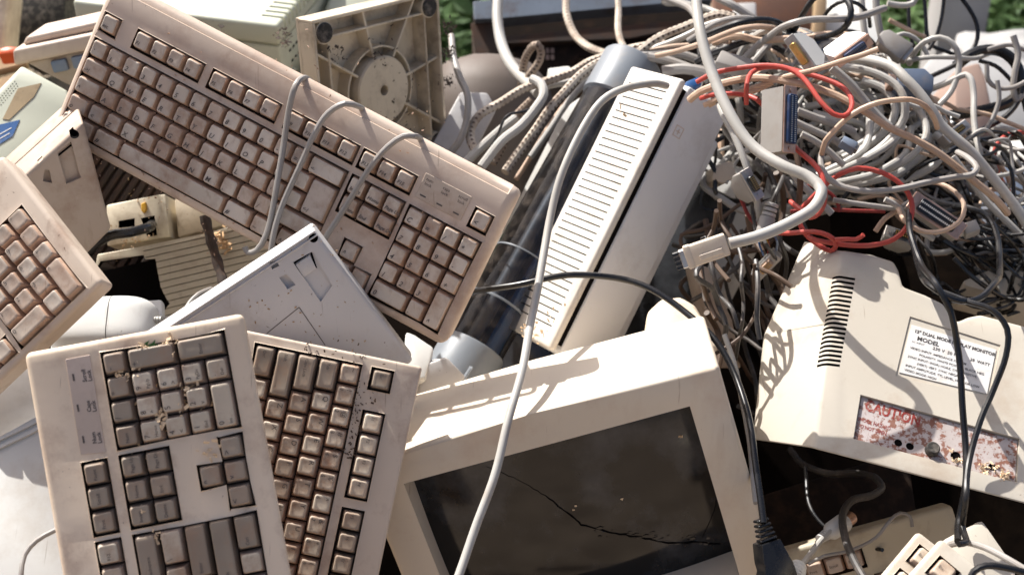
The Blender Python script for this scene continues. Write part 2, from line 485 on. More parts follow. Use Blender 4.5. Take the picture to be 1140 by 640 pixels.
def lathe(bm, prof, n=32, mi=0, M=None, caps=True):
    """prof: (r, z) list, about local z"""
    rings = []
    for r, z in prof:
        rings.append([bm.verts.new((r * math.cos(2 * math.pi * k / n), r * math.sin(2 * math.pi * k / n), z)) for k in range(n)])
    for a, b in zip(rings, rings[1:]):
        for k in range(n):
            f = bm.faces.new((a[k], a[(k + 1) % n], b[(k + 1) % n], b[k])); f.material_index = mi
    if caps:
        for rg in (rings[0], rings[-1]):
            if prof[0 if rg is rings[0] else -1][0] > 1e-6:
                f = bm.faces.new(rg); f.material_index = mi
    gv = [v for rg in rings for v in rg]
    if M is not None:
        bmesh.ops.transform(bm, matrix=M, verts=gv)
    return gv


def spline(pts, step=.006):
    """centripetal-ish Catmull-Rom through 3-D points"""
    P = [Vector(p) for p in pts]
    P = [P[0] * 2 - P[1]] + P + [P[-1] * 2 - P[-2]]
    out = []
    for i in range(1, len(P) - 2):
        p0, p1, p2, p3 = P[i - 1:i + 3]
        n = max(2, int((p2 - p1).length / step))
        t01 = max((p1 - p0).length, 1e-5) ** .5; t12 = max((p2 - p1).length, 1e-5) ** .5; t23 = max((p3 - p2).length, 1e-5) ** .5
        m1 = (p2 - p1) + ((p1 - p0) / t01 - (p2 - p0) / (t01 + t12)) * t12
        m2 = (p2 - p1) + ((p3 - p2) / t23 - (p3 - p1) / (t12 + t23)) * t12
        for k in range(n):
            t = k / n; t2 = t * t; t3 = t2 * t
            out.append(p1 * (2 * t3 - 3 * t2 + 1) + m1 * (t3 - 2 * t2 + t) + p2 * (-2 * t3 + 3 * t2) + m2 * (t3 - t2))
    out.append(P[-2])
    return out


def tube(bm, pts, r, sides=10, mi=0, cap=True, rfun=None, wob=0.0):
    uvl = bm.loops.layers.uv.verify()
    n = len(pts)
    T = [(pts[min(i + 1, n - 1)] - pts[max(i - 1, 0)]).normalized() for i in range(n)]
    ref = Vector((0, 0, 1))
    if abs(T[0].dot(ref)) > .9:
        ref = Vector((1, 0, 0))
    N = (ref - T[0] * ref.dot(T[0])).normalized()
    rings = []; dist = 0; ds = []
    ph = random.random() * 10
    for i in range(n):
        if i:
            dist += (pts[i] - pts[i - 1]).length
            N = (N - T[i] * N.dot(T[i])).normalized()
        B = T[i].cross(N)
        rr = r if rfun is None else r * rfun(i / (n - 1))
        off = Vector((0, 0, 0))
        if wob:
            off = N * (math.sin(dist * 70 + ph) * wob) + B * (math.cos(dist * 53 + ph) * wob)
        rings.append([bm.verts.new(pts[i] + off + (N * math.cos(2 * math.pi * k / sides) + B * math.sin(2 * math.pi * k / sides)) * rr) for k in range(sides)])
        ds.append(dist)
    for i in range(n - 1):
        for k in range(sides):
            k2 = (k + 1) % sides
            f = bm.faces.new((rings[i][k], rings[i][k2], rings[i + 1][k2], rings[i + 1][k])); f.material_index = mi
            for lp, (uu, vv) in zip(f.loops, ((ds[i], k / sides), (ds[i], (k + 1) / sides), (ds[i + 1], (k + 1) / sides), (ds[i + 1], k / sides))):
                lp[uvl].uv = (uu, vv)
    if cap:
        for rg in (rings[0], rings[-1]):
            f = bm.faces.new(rg); f.material_index = mi
    return [v for rg in rings for v in rg]


def cut(o, cbm, mi_from=None):
    """carve the shapes in cbm out of mesh object o"""
    cme = finish(cbm, smooth=False)
    for m in o.data.materials:
        cme.materials.append(m)
    c = bpy.data.objects.new('cutter', cme); COL.objects.link(c)
    c.matrix_world = o.matrix_world
    bpy.context.view_layer.update()
    c.matrix_world = o.matrix_world
    md = o.modifiers.new('cut', 'BOOLEAN'); md.operation = 'DIFFERENCE'; md.object = c; md.solver = 'EXACT'; md.use_self = True
    bpy.context.view_layer.update()
    dg = bpy.context.evaluated_depsgraph_get()
    me = bpy.data.meshes.new_from_object(o.evaluated_get(dg))
    o.modifiers.clear()
    o.data = me
    me.polygons.foreach_set('use_smooth', [True] * len(me.polygons))
    me.set_sharp_from_angle(angle=R(35))
    bpy.data.objects.remove(c)
    return o


_GL = {}


def glyphs(s, size, shear=0.0, bold=0.0, align='CENTER'):
    k = (s, size, shear, bold, align)
    if k not in _GL:
        cu = bpy.data.curves.new('txt', 'FONT')
        cu.body = s; cu.size = size; cu.align_x = align; cu.align_y = 'CENTER'; cu.resolution_u = 2; cu.shear = shear; cu.offset = bold
        o = bpy.data.objects.new('txt', cu); COL.objects.link(o)
        dg = bpy.context.evaluated_depsgraph_get()
        me = bpy.data.meshes.new_from_object(o.evaluated_get(dg))
        vs = [v.co.copy() for v in me.vertices]; fs = [list(p.vertices) for p in me.polygons]
        bpy.data.objects.remove(o); bpy.data.meshes.remove(me); bpy.data.curves.remove(cu)
        _GL[k] = (vs, fs)
    return _GL[k]


def write(bm, s, size, M, mi=0, shear=0.0, bold=0.0, align='CENTER'):
    vs, fs = glyphs(s, size, shear, bold, align)
    nv = [bm.verts.new(M @ v) for v in vs]
    for f in fs:
        try:
            ff = bm.faces.new([nv[i] for i in f]); ff.material_index = mi
        except ValueError:
            pass


def T(x=0, y=0, z=0):
    return Matrix.Translation((x, y, z))


def RZ(a):
    return Matrix.Rotation(R(a), 4, 'Z')


def RX(a):
    return Matrix.Rotation(R(a), 4, 'X')


def RY(a):
    return Matrix.Rotation(R(a), 4, 'Y')


def axis_M(a, b):
    """frame at a with z towards b"""
    z = (b - a).normalized()
    x = Vector((0, 0, 1)).cross(z)
    if x.length < 1e-3:
        x = Vector((1, 0, 0))
    x.normalize(); y = z.cross(x)
    M = Matrix((x, y, z)).transposed().to_4x4(); M.translation = a
    return M


# ------------------------------------------------------------------ keyboards
def key_mesh(w, h, legend, tone, style, cache={}):
    k = (w, h, legend, tone, style)
    if k in cache:
        return cache[k]
    bm = BM()
    X = w * U - .0007; Y = h * U - .0007

    def ring(sx, sy, r, z, ox=0, oy=0):
        out = []
        for cx, cy, a0 in ((1, 1, 0), (-1, 1, 90), (-1, -1, 180), (1, -1, 270)):
            for q in range(4):
                a = R(a0 + 30 * q)
                out.append(bm.verts.new((ox + cx * (sx / 2 - r) + r * math.cos(a), oy + cy * (sy / 2 - r) + r * math.sin(a), z)))
        return out
    H = .0102
    tx, ty = X - .0050, Y - .0048
    rs = [ring(X, Y, .0012, 0), ring(X - .0004, Y - .0004, .0013, .0014), ring(tx + .0008, ty + .0008, .0021, H - .0010, 0, .0007),
          ring(tx, ty, .0022, H - .00025, 0, .0007), ring(tx - .0012, ty - .0012, .0019, H, 0, .0007),
          ring((tx - .0012) * .72, (ty - .0012) * .72, .0016, H - .00035, 0, .0007)]
    for i, (a, b) in enumerate(zip(rs, rs[1:])):
        for q in range(16):
            f = bm.faces.new((a[q], a[(q + 1) % 16], b[(q + 1) % 16], b[q]))
            f.material_index = 1 if i < 2 else 0
    bm.faces.new(rs[-1]).material_index = 0
    bm.faces.new(rs[0][::-1]).material_index = 1
    if legend:
        z = H + .00012
        if style == 'italic':
            sz = .0068 if len(legend) < 2 else .0048
            write(bm, legend, sz, T(-tx / 2 + .0012, -ty / 2 + .0042, z), 2, shear=.25, bold=.00008, align='LEFT')
        else:
            ls = legend.split('|')
            if len(ls) == 2:
                write(bm, ls[0], .0060 if len(ls[0]) < 2 else .0038, T(-tx / 2 + .0012, ty / 2 - .0028, z), 2, align='LEFT')
                write(bm, ls[1], .0050 if len(ls[1]) < 2 else .0036, T(-tx / 2 + .0012, -ty / 2 + .0036, z), 2, align='LEFT')
            else:
                write(bm, legend, .0064 if len(legend) < 2 else .0038, T(-tx / 2 + .0012, ty / 2 - .0026 if len(legend) < 2 else 0.0005, z), 2, align='LEFT')
    me = finish(bm, True, 50)
    top, side = {'top': ('key_top', 'key_side'), 'light': ('key_light', 'key_light_side'), 'dark': ('key_dark', 'key_dark_side'), 'dirty': ('key_dirty', 'key_side')}[tone]
    for m in (top, side, 'ink'):
        me.materials.append(MATS[m])
    cache[k] = me
    return me


def row(x, y, items, name='key'):
    out = []
    for it in items:
        if isinstance(it, (int, float)):
            x += it; continue
        leg, w = it[0], it[1]
        out.append((it[2] if len(it) > 2 else name, x + w / 2, y, w, 1, leg))
        x += w
    return out


def letters(s, w=1):
    return [(c, w) for c in s]


def layout(kind):
    ks = []
    if kind == 'apple':
        fy = 5.9
        ks += row(0, fy, [('esc', 1, 'escape_key'), 1] + [('F%d' % i, 1, 'function_key') for i in range(1, 5)] + [.5] + [('F%d' % i, 1, 'function_key') for i in range(5, 9)] + [.5] + [('F%d' % i, 1, 'function_key') for i in range(9, 13)])
        ks += row(15.25, fy, [('F13', 1, 'function_key'), ('F14', 1, 'function_key'), ('F15', 1, 'function_key')])
        ks += row(21.5, fy, [('<', 1, 'power_key')])
        ks += row(0, 4.5, letters('`1234567890-=') + [('<-', 2, 'delete_key')])
        ks += row(0, 3.5, [('->|', 1.5)] + letters('QWERTYUIOP[]'))
        ks += [('return_key', 14.25, 3.0, 1.5, 2, '<-|')]
        ks += row(0, 2.5, [('^', 1.5)] + letters("ASDFGHJKL;'\\"))
        ks += row(0, 1.5, [('o', 1.25)] + letters("<ZXCVBNM,./") + [('o', 2.75, 'shift_key')])
        ks += row(0, .5, [('^', 1.0), ('~', 1.0), ('#', 1.6, 'command_key'), ('', 6.3, 'space_bar'), ('#', 1.6, 'command_key'), ('~', 1.5), ('^', 2.0)])
        num = [letters('C=/*'), letters('789-'), letters('456+'), letters('123')]
        wells = [(0, 1, fy), (2, 6, fy), (6.5, 10.5, fy), (11, 15, fy), (15.25, 18.25, fy), (21.5, 22.5, fy)]
    else:
        fy = 6.0
        ks += row(0, fy, [('Esc', 1, 'escape_key'), 1] + [('F%d' % i, 1, 'function_key') for i in range(1, 5)] + [.5] + [('F%d' % i, 1, 'function_key') for i in range(5, 9)] + [.5] + [('F%d' % i, 1, 'function_key') for i in range(9, 13)])
        ks += row(15.25, fy, [('Print', 1), ('Scroll', 1), ('Pause', 1)])
        ks += row(0, 4.5, [(a + '|' + b, 1) for a, b in zip('~!@#$%^&*()_+', '`1234567890-=')] + [('Backspace', 2, 'backspace_key')])
        ks += row(0, 3.5, [('Tab', 1.5, 'tab_key')] + letters('QWERTYUIOP[]') + [('\\', 1.5)])
        ks += row(0, 2.5, [('Caps Lock', 1.75, 'caps_key')] + letters("ASDFGHJKL;'") + [('Enter', 2.25, 'enter_key')])
        ks += row(0, 1.5, [('Shift', 2.25, 'shift_key')] + letters("ZXCVBNM,./") + [('Shift', 2.75, 'shift_key')])
        ks += row(0, .5, [('Ctrl', 1.5, 'control_key'), ('', 1), ('Alt', 1.5), ('', 7, 'space_bar'), ('Alt', 1.5), ('', 1), ('Ctrl', 1.5, 'control_key')])
        num = None
        wells = [(0, 1, fy), (2, 6, fy), (6.5, 10.5, fy), (11, 15, fy), (15.25, 18.25, fy)]
    ks += row(15.25, 4.5, [('Insert', 1), ('Home', 1), ('Page Up', 1)]) + row(15.25, 3.5, [('Delete', 1), ('End', 1), ('Page Dn', 1)])
    ks += [('arrow_key', 16.75, 1.5, 1, 1, '^')] + row(15.25, .5, [('<', 1, 'arrow_key'), ('v', 1, 'arrow_key'), ('>', 1, 'arrow_key')])
    if kind == 'apple' or kind == 'mac':
        num = num or [letters('C=/*'), letters('789-'), letters('456+'), letters('123')]
        for i, l in enumerate(num):
            ks += row(18.5, 4.5 - i, [(c, w, 'numpad_key') for c, w in l])
        ks += [('numpad_enter_key', 22, 1, 1, 2, '^'), ('numpad_key', 19.5, .5, 2, 1, '0'), ('numpad_key', 21, .5, 1, 1, '.')]
    else:
        for i, l in enumerate((['Num', '/', '*', '-'], ['7|Home', '8|^', '9|PgUp'], ['4|<', '5', '6|>'], ['1|End', '2|v', '3|PgDn'])):
            ks += row(18.5, 4.5 - i, [(c, 1, 'numpad_key') for c in l])
        ks += [('numpad_plus_key', 22, 3, 1, 2, '+'), ('numpad_enter_key', 22, 1, 1, 2, 'Enter'), ('numpad_key', 19.5, .5, 2, 1, '0|Ins'), ('numpad_key', 21, .5, 1, 1, '.|Del')]
    W_ = [(a, b, y - .5, y + .5) for a, b, y in wells]
    W_ += [(0, 15, 0, 5), (15.25, 18.25, 3, 5), (15.25, 18.25, 0, 1), (16.25, 17.25, 1, 2), (18.5, 22.5, 0, 5)]
    return ks, W_


def case_mesh(x0, x1, y0, y1, wells, thick, rad, depth=.0072, ridge=None):
    """one shell in metres: rounded outside, sunken key wells"""
    bm = BM()
    e = .0007
    ws = [(a * U - e, b * U + e, c * U - e, d * U + e) for a, b, c, d in wells]
    xs = sorted({round(v, 6) for w in ws for v in w[:2]} | {x0, x1}); ys = sorted({round(v, 6) for w in ws for v in w[2:]} | {y0, y1})
    ws = [tuple(round(v, 6) for v in w) for w in ws]
    if ridge:
        ys = sorted(set(ys) | {round(ridge + (y1 - .0095 - ridge) * k / 5, 6) for k in range(6)})
    vt = {}

    def V(x, y, z):
        k = (x, y, z)
        if k not in vt:
            vt[k] = bm.verts.new(k)
        return vt[k]

    def low(i, j):
        if not (0 <= i < len(xs) - 1 and 0 <= j < len(ys) - 1):
            return None
        cx = (xs[i] + xs[i + 1]) / 2; cy = (ys[j] + ys[j + 1]) / 2
        return any(a < cx < b and c < cy < d for a, b, c, d in ws)
    for i in range(len(xs) - 1):
        for j in range(len(ys) - 1):
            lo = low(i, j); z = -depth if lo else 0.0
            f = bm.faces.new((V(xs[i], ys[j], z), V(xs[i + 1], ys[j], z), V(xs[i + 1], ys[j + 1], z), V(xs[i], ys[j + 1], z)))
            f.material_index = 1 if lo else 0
            if lo:
                for (di, dj, p, q) in ((-1, 0, (xs[i], ys[j + 1]), (xs[i], ys[j])), (1, 0, (xs[i + 1], ys[j]), (xs[i + 1], ys[j + 1])),
                                       (0, -1, (xs[i], ys[j]), (xs[i + 1], ys[j])), (0, 1, (xs[i + 1], ys[j + 1]), (xs[i], ys[j + 1]))):
                    if low(i + di, j + dj) is False:
                        bm.faces.new((V(*p, -depth), V(*q, -depth), V(*q, 0.0), V(*p, 0.0))).material_index = 1
    # outer walls and floor
    per = [(x, y0) for x in xs] + [(x1, y) for y in ys[1:]] + [(x, y1) for x in xs[-2::-1]] + [(x0, y) for y in ys[-2:0:-1]]
    n = len(per)
    k = .004
    lowv = []
    for x, y in per:
        lx = x + (k if x == x0 else -k if x == x1 else 0); ly = y + (k if y == y0 else -k if y == y1 else 0)
        lowv.append(bm.verts.new((lx, ly, -thick)))
    for a in range(n):
        b = (a + 1) % n
        bm.faces.new((lowv[a], lowv[b], V(*per[b], 0.0), V(*per[a], 0.0)))
    bm.faces.new(lowv[::-1])
    bm.edges.ensure_lookup_table()

    def onper(v):
        return abs(v.co.z) < 1e-7 and (min(abs(v.co.x - x0), abs(v.co.x - x1)) < 1e-5 or min(abs(v.co.y - y0), abs(v.co.y - y1)) < 1e-5)
    outer = [ed for ed in bm.edges if onper(ed.verts[0]) and onper(ed.verts[1]) and len(ed.link_faces) == 2 and abs(ed.link_faces[0].normal.dot(ed.link_faces[1].normal)) < .9]
    corner = []
    for ed in bm.edges:
        zs = sorted((ed.verts[0].co.z, ed.verts[1].co.z))
        if zs[0] < -thick + 1e-6 and zs[1] == 0.0:
            t = ed.verts[0] if ed.verts[0].co.z == 0 else ed.verts[1]
            if min(abs(t.co.x - x0), abs(t.co.x - x1)) < 1e-5 and min(abs(t.co.y - y0), abs(t.co.y - y1)) < 1e-5:
                corner.append(ed)
    bm.normal_update()
    outer = [ed for ed in bm.edges if onper(ed.verts[0]) and onper(ed.verts[1]) and len(ed.link_faces) == 2 and abs(ed.link_faces[0].normal.dot(ed.link_faces[1].normal)) < .9]
    hole = [ed for ed in bm.edges if ed.verts[0].co.z == 0 and ed.verts[1].co.z == 0 and not (onper(ed.verts[0]) and onper(ed.verts[1])) and len(ed.link_faces) == 2 and abs(ed.link_faces[0].normal.dot(ed.link_faces[1].normal)) < .5]
    if ridge:
        for v in bm.verts:
            if v.co.z > -.001 and v.co.y > ridge:
                v.co.z -= 8.0 * (v.co.y - ridge) ** 2
    bmesh.ops.bevel(bm, geom=outer + corner, offset=rad, segments=4, profile=.5, affect='EDGES', clamp_overlap=False, material=-1)
    hole = [ed for ed in hole if ed.is_valid]
    if hole:
        r = bmesh.ops.bevel(bm, geom=hole, offset=.0010, segments=2, profile=.5, affect='EDGES', clamp_overlap=False, material=0)
    return finish(bm, True, 40)


def keyboard(label, ps, kind, ext, case_mat, tone, thick=.03, rad=.004, group='discarded keyboards', style='plain', lo=-.0056):
    t = thing('keyboard', label, 'keyboard', ps.M @ T(0, 0, -thick), group)
    O = T(0, 0, thick)
    x0, x1, y0, y1 = [v * U for v in ext]
    ks, ws = layout(kind)
    ws = [w for w in ws if w[0] * U > x0 and w[1] * U < x1]
    me = case_mesh(x0, x1, y0, y1, ws, thick, rad, ridge=6.72 * U if kind == 'apple' else None)
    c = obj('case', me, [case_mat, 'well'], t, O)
    for (nm, x, y, w, h, leg) in ks:
        if x * U > x1:
            continue
        p = PX(ps.M @ Vector((x * U, y * U, 0)))
        if not (-150 < p[0] < 1290 and -150 < p[1] < 790):
            continue
        tn = tone(nm, x, y, leg) if callable(tone) else tone
        if tn is None:
            continue
        m = key_mesh(w, h, leg, tn, style)
        o = obj(nm, m, [], t, O @ T(x * U, y * U, lo + random.uniform(-.0004, .0004)) @ RX(random.uniform(-1.6, 1.6)) @ RY(random.uniform(-1.6, 1.6)))
    return t, c, O


def kfit(P, roll, h, w, d0):
    return fit([(a * U, b * U, .0022) for a, b, _, _ in P], [(c, d) for _, _, c, d in P], roll, h, w, d0)


PA = kfit([(.5, 5.9, 123, 29), (2.5, 5.9, 160, 47), (5.5, 5.9, 215, 77), (7, 5.9, 242, 91), (10, 5.9, 298, 122), (11.5, 5.9, 328, 138), (14.5, 5.9, 383, 166), (15.75, 5.9, 411, 179), (17.75, 5.9, 448, 202), (22, 5.9, 536, 246), (19, 4.5, 462, 244), (22, 4.5, 519, 278), (19.5, .5, 434, 328), (22, 1, 487, 347), (21, .5, 462, 343), (19, 3.5, 451, 267), (16.75, 1.5, 388, 280), (.5, 4.5, 111, 57), (.75, 3.5, 103, 79)], -29, (0, 0, 1), 15, 1.4)
PB = kfit([(22, 4.5, 127, 403), (22, 3, 169, 396), (22, 1, 225, 387), (21, 3.5, 161, 427), (21, 2.5, 188, 421), (21, 1.5, 215, 415), (21, .5, 242, 410), (19.5, .5, 250, 450), (19, 1.5, 225, 468), (19, 3.5, 170, 479), (19, 4.5, 142, 483), (17.75, 6, 107, 528), (15.75, 6, 116, 581), (17.75, 4.5, 148, 518), (17.75, 3.5, 178, 513), (15.75, 4.5, 157, 573), (15.75, 3.5, 185, 567), (17.75, .5, 258, 497), (16.75, 1.5, 236, 529), (15.75, .5, 267, 551)], 99, (0, 0, 1), 15, 1.1)
PC = kfit([(.5, 6, 423, 424), (2.5, 6, 413, 469), (5.5, 6, 399, 542), (7, 6, 390, 580), (8, 6, 386, 604), (.5, 4.5, 388, 415), (1.5, 4.5, 383, 439), (2.5, 4.5, 378, 464), (4.5, 4.5, 367, 512), (.75, 3.5, 365, 417), (2, 3.5, 356, 446), (3, 3.5, 351, 470), (.875, 2.5, 340, 415), (2.25, 2.5, 331, 448), (1.125, 1.5, 314, 417), (2.75, 1.5, 305, 454)], -103, (0, 0, 1), 20, 1.23)
PD = kfit([(22, 4.5, 21, 246), (22, 3.5, 34, 265), (22, 2.5, 49, 283), (22, 1, 70, 310), (21, .5, 61, 336), (19.5, .5, 34, 361), (21, 3.5, 20, 280), (17.75, .5, 2, 392)], 43, (0, 0, 1), 8, 1.3)

kA, cA, OA = keyboard('long dirty pinkish beige keyboard lying across the upturned grey keyboard, three grey cords over it', PA, 'apple', (-.5, 23.1, -.55, 8.15), 'beige_case', 'top', thick=.030, rad=.0095, style='italic')
# status light plate of keyboard A
bm = BM(); prism(bm, [(18.55 * U, 5.45 * U), (21.1 * U, 5.45 * U), (21.1 * U, 6.75 * U), (18.55 * U, 6.75 * U)], 0, .0007, .0003, 1)
pl = obj('status_light_plate', bm, 'beige_panel', kA, OA)
bm = BM()
for i, (a, b) in enumerate((('num', 'lock'), ('caps', 'lock'), ('scroll', 'lock'))):
    x = (18.9 + .92 * i) * U
    write(bm, a, .0042, T(x, 6.5 * U, .0009)); write(bm, b, .0042, T(x, 6.27 * U, .0009))
    box(bm, x - .003, x + .003, 5.64 * U, 5.71 * U, .0006, .0010)
obj('printing', bm, 'ink', pl)


def toneB(nm, x, y, leg):
    if nm == 'numpad_key' and y < 4 and x < 22:
        return 'light'
    if nm == 'numpad_enter_key':
        return 'light' if False else 'dark'
    if nm == 'function_key':
        return 'light' if x > 11 else 'dark'
    if nm == 'key' and x < 13.5 and y < 5:
        return 'light'
    if nm == 'key' and 13.4 < x < 15 and y < 4:
        return 'light'
    return 'dark'


kB, cB, OB = keyboard('frontmost pale pinkish keyboard standing on end with numeric pad uppermost and wood shavings', PB, 'std', (-.55, 23.1, -.95, 8.05), 'pink_case', toneB, thick=.028, rad=.0055)
bm = BM(); prism(bm, [PB.l(*p) for p in ((73, 400), (100, 395), (118, 503), (90, 506))], 0, .0006, .0002, 1)
pl = obj('status_light_plate', bm, 'label_grey', kB, OB)
bm = BM()
for i, (a, b) in enumerate((('Num', 'Lock'), ('Caps', 'Lock'), ('Scroll', 'Lock'))):
    px, py = ((107, 487), (101, 452), (96, 418))[i]
    x, y = PB.l(px - 2, py); write(bm, a, .0044, T(x, y, .0008), bold=.0001)
    x, y = PB.l(px + 4, py); write(bm, b, .0044, T(x, y, .0008), bold=.0001)
    x, y = PB.l(px - 14, py + 2); box(bm, x - .0028, x + .0028, y - .0007, y + .0007, .0005, .0009)
obj('printing', bm, 'ink', pl)


def toneC(nm, x, y, leg):
    if nm in ('escape_key', 'tab_key', 'caps_key', 'shift_key', 'control_key'):
        return 'dark'
    if nm == 'function_key':
        return 'dark' if 6 < x < 11 else 'light'
    return 'dirty'


kC, cC, OC = keyboard('speckled beige keyboard standing on end with escape key uppermost, behind the frontmost keyboard', PC, 'std', (-.5, 23.0, -.7, 7.75), 'stained_case', toneC, thick=.028, rad=.003)
kD, cD, OD = keyboard('grimy beige keyboard cut off by the left edge showing its numeric pad corner', PD, 'mac', (-.5, 23.25, -.4, 7.6), 'stained_case', 'top', thick=.028, rad=.005)

PE = pose(1048, 596, 1.15, -41, (.02, .50, .86), anchor=(-.5 * U, 7.3 * U, 0))
keyboard('sunlit cream keyboard corner with rust red stained keys at the bottom right', PE, 'std', (-.5, 18.6, -.6, 7.3), 'cream', lambda nm, x, y, l: 'light', thick=.024, rad=.005)
PE2 = pose(1022, 588, 1.215, -39, (.0, .50, .86), anchor=(-.5 * U, 7.1 * U, 0))
keyboard('sunlit cream keyboard tucked just behind the red stained one at the bottom right', PE2, 'std', (-.5, 18.6, -.6, 7.1), 'cream', 'light', thick=.022, rad=.005)
PE4 = pose(1060, 561, 1.33, 18, (-.15, -.16, 1), anchor=(23.1 * U, 7.4 * U, 0))
keyboard('shaded old keyboard with few big keys lying under the lettered monitor shell', PE4, 'std', (-.5, 23.1, -.6, 7.4), 'old_grille', lambda nm, x, y, l: 'top', thick=.024, rad=.005)

# ------------------------------------------------------------------ upturned keyboards (undersides)
def underside(label, ps, poly, thick, mt, foot_px, hole_px, recess_px, name='upturned_keyboard', extra=None):
    t = thing(name, label, 'keyboard', ps.M @ T(0, 0, -thick), None)
    O = T(0, 0, thick)
    bm = BM(); prism(bm, poly, -thick * .55, 0, .004, 3)
    base = obj('base_shell', bm, [mt, 'black_hole'], t, O)
    bm = BM()
    cx = sum(p[0] for p in poly) / len(poly); cy = sum(p[1] for p in poly) / len(poly)
    prism(bm, [(cx + (x - cx) * 1.006, cy + (y - cy) * 1.006) for x, y in poly], -thick, -thick * .60, .003, 2)
    obj('top_shell', bm, mt, t, O)
    cb = BM()
    lathe(cb, [(.0042, -.010), (.0042, .01)], 16, mi=1, M=T(*ps.l(*hole_px)))
    for q, dep in recess_px:
        prism(cb, [ps.l(*p) for p in q], -dep, .01)
    cut(base, cb)
    # dark bottom of the screw hole
    return t, base, O


P13 = pose(349, 254, 1.285, 33.4, (.16, -.20, .95))
poly13 = [P13.l(349, 254), P13.l(150, 385), P13.l(262, 534), P13.l(461, 402)]
t13, b13, O13 = underside('clean light grey upturned keyboard with screw hole and folded foot, between two beige keyboards', P13, poly13, .030, 'grey_panel',
                          None, (349, 265), [([(326, 292), (348, 280), (370, 318), (357, 336)], .0032), ([(311, 309), (319, 305), (329, 317), (320, 322)], .005), ([(300, 292), (307, 290), (311, 296), (303, 300)], .006)])
bm = BM()
for a, b in (((327, 294), (346, 281)), ((346, 281), (352, 299)), ((327, 294), (337, 310))):
    p = P13.l(*a); q = P13.l(*b)
    v = Vector((q[0] - p[0], q[1] - p[1], 0)); ang = math.degrees(math.atan2(v.y, v.x))
    box(bm, 0, v.length, -.0009, .0009, -.0031, -.0027, M=T(p[0], p[1], 0) @ RZ(ang))
obj('foot_slot', bm, 'black_hole', t13, O13)
bm = BM()
prism(bm, [P13.l(*p) for p in ((329, 295), (345, 284), (352, 299), (338, 309))], -.0031, -.0008, .0006, 2)
obj('flip_foot', bm, 'grey_panel', t13, O13)
bm = BM()
for o_, wd in ((3, 2.2), (9, 1.6)):
    q4 = [(349 - .55 * 1 + o_ * .45, 254 + o_ * .75), (150 + o_ * .45, 385 + o_ * .75), (150 + (o_ + wd) * .45, 385 + (o_ + wd) * .75), (349 + (o_ + wd) * .45, 254 + (o_ + wd) * .75)]
    prism(bm, [P13.l(*p) for p in q4], -.001, .0016, .0005, 1)
obj('edge_ridge', bm, 'grey_panel', t13, O13)
bm = BM()
for a, b in (((297, 371), (333, 342)), ((333, 342), (362, 384))):   # scored outline
    p = P13.l(*a); q = P13.l(*b)
    v = Vector((q[0] - p[0], q[1] - p[1], 0)); ang = math.degrees(math.atan2(v.y, v.x))
    box(bm, 0, v.length, -.0004, .0004, -.0002, .0002, M=T(p[0], p[1], 0) @ RZ(ang))
obj('scored_line', bm, 'ink', t13, O13)

P10 = pose(93, 136, 1.34, 42, (.36, -.44, .82))
poly10 = [P10.l(93, 136), P10.l(10, 211), P10.l(52, 330), P10.l(124, 256)]
t10, b10, O10 = underside('brown stained beige upturned keyboard wedged behind the left edge keyboard', P10, poly10, .075, 'beige_panel',
                          None, (83, 150), [([(64, 170), (79, 158), (90, 198), (74, 205)], .004), ([(49, 190), (55, 189), (58, 204), (48, 202)], .005), ([(38, 176), (46, 171), (48, 178), (43, 183)], .008)])
bm = BM()
for a, b in (((62, 176), (66, 188)), ((79, 159), (83, 168)), ((65, 175), (80, 163))):
    p = P10.l(*a); q = P10.l(*b)
    v = Vector((q[0] - p[0], q[1] - p[1], 0)); ang = math.degrees(math.atan2(v.y, v.x))
    box(bm, 0, v.length, -.0009, .0009, -.0039, -.0034, M=T(p[0], p[1], 0) @ RZ(ang))
obj('foot_slot', bm, 'black_hole', t10, O10)

# ------------------------------------------------------------------ front monitor with the cracked screen
SW, SH = .266, .187
PM = pose(768, 452, 1.25, 15.9, (.0, -.40, .92), anchor=(SW, SH, 0))
tm = thing('broken_monitor', 'cream tube monitor with a cracked dark screen lying in the front', 'monitor', PM.M @ T(0, -.05, -.11))
OM = T(0, .05, .11)
bx0, bx1, by0, by1 = -.035, SW + .034, -.052, SH + .031
bm = BM(); prism(bm, [(bx0, by0), (bx1, by0), (bx1, by1), (SW * .5, by1 + .003), (bx0, by1)], -.105, 0, .0045, 3)
bez = obj('bezel', bm, ['monitor_cream', 'dark_inside'], tm, OM)
cb = BM()
vs = box(cb, -.0, SW, -.0, SH, -.13, .02)
cut(bez, cb)
# inner lip
bm = BM()
for a, b in (((0, 0), (SW, 0)), ((SW, 0), (SW, SH)), ((SW, SH), (0, SH)), ((0, SH), (0, 0))):
    pass
# curved glass
bm = BM(); n = 28; g = []
for j in range(n + 1):
    rw = []
    for i in range(n + 1):
        x = i / n; y = j / n
        z = -.020 - .020 * ((x - .5) ** 2 * 1.3 + (y - .5) ** 2) * 2
        rw.append(bm.verts.new((-.001 + x * (SW + .002), -.001 + y * (SH + .002), z)))
    g.append(rw)
for j in range(n):
    for i in range(n):
        bm.faces.new((g[j][i], g[j][i + 1], g[j + 1][i + 1], g[j + 1][i]))
scr = obj('screen', bm, 'screen_glass', tm, OM)


def zs(x, y):
    return -.020 - .020 * ((x / SW - .5) ** 2 * 1.3 + (y / SH - .5) ** 2) * 2


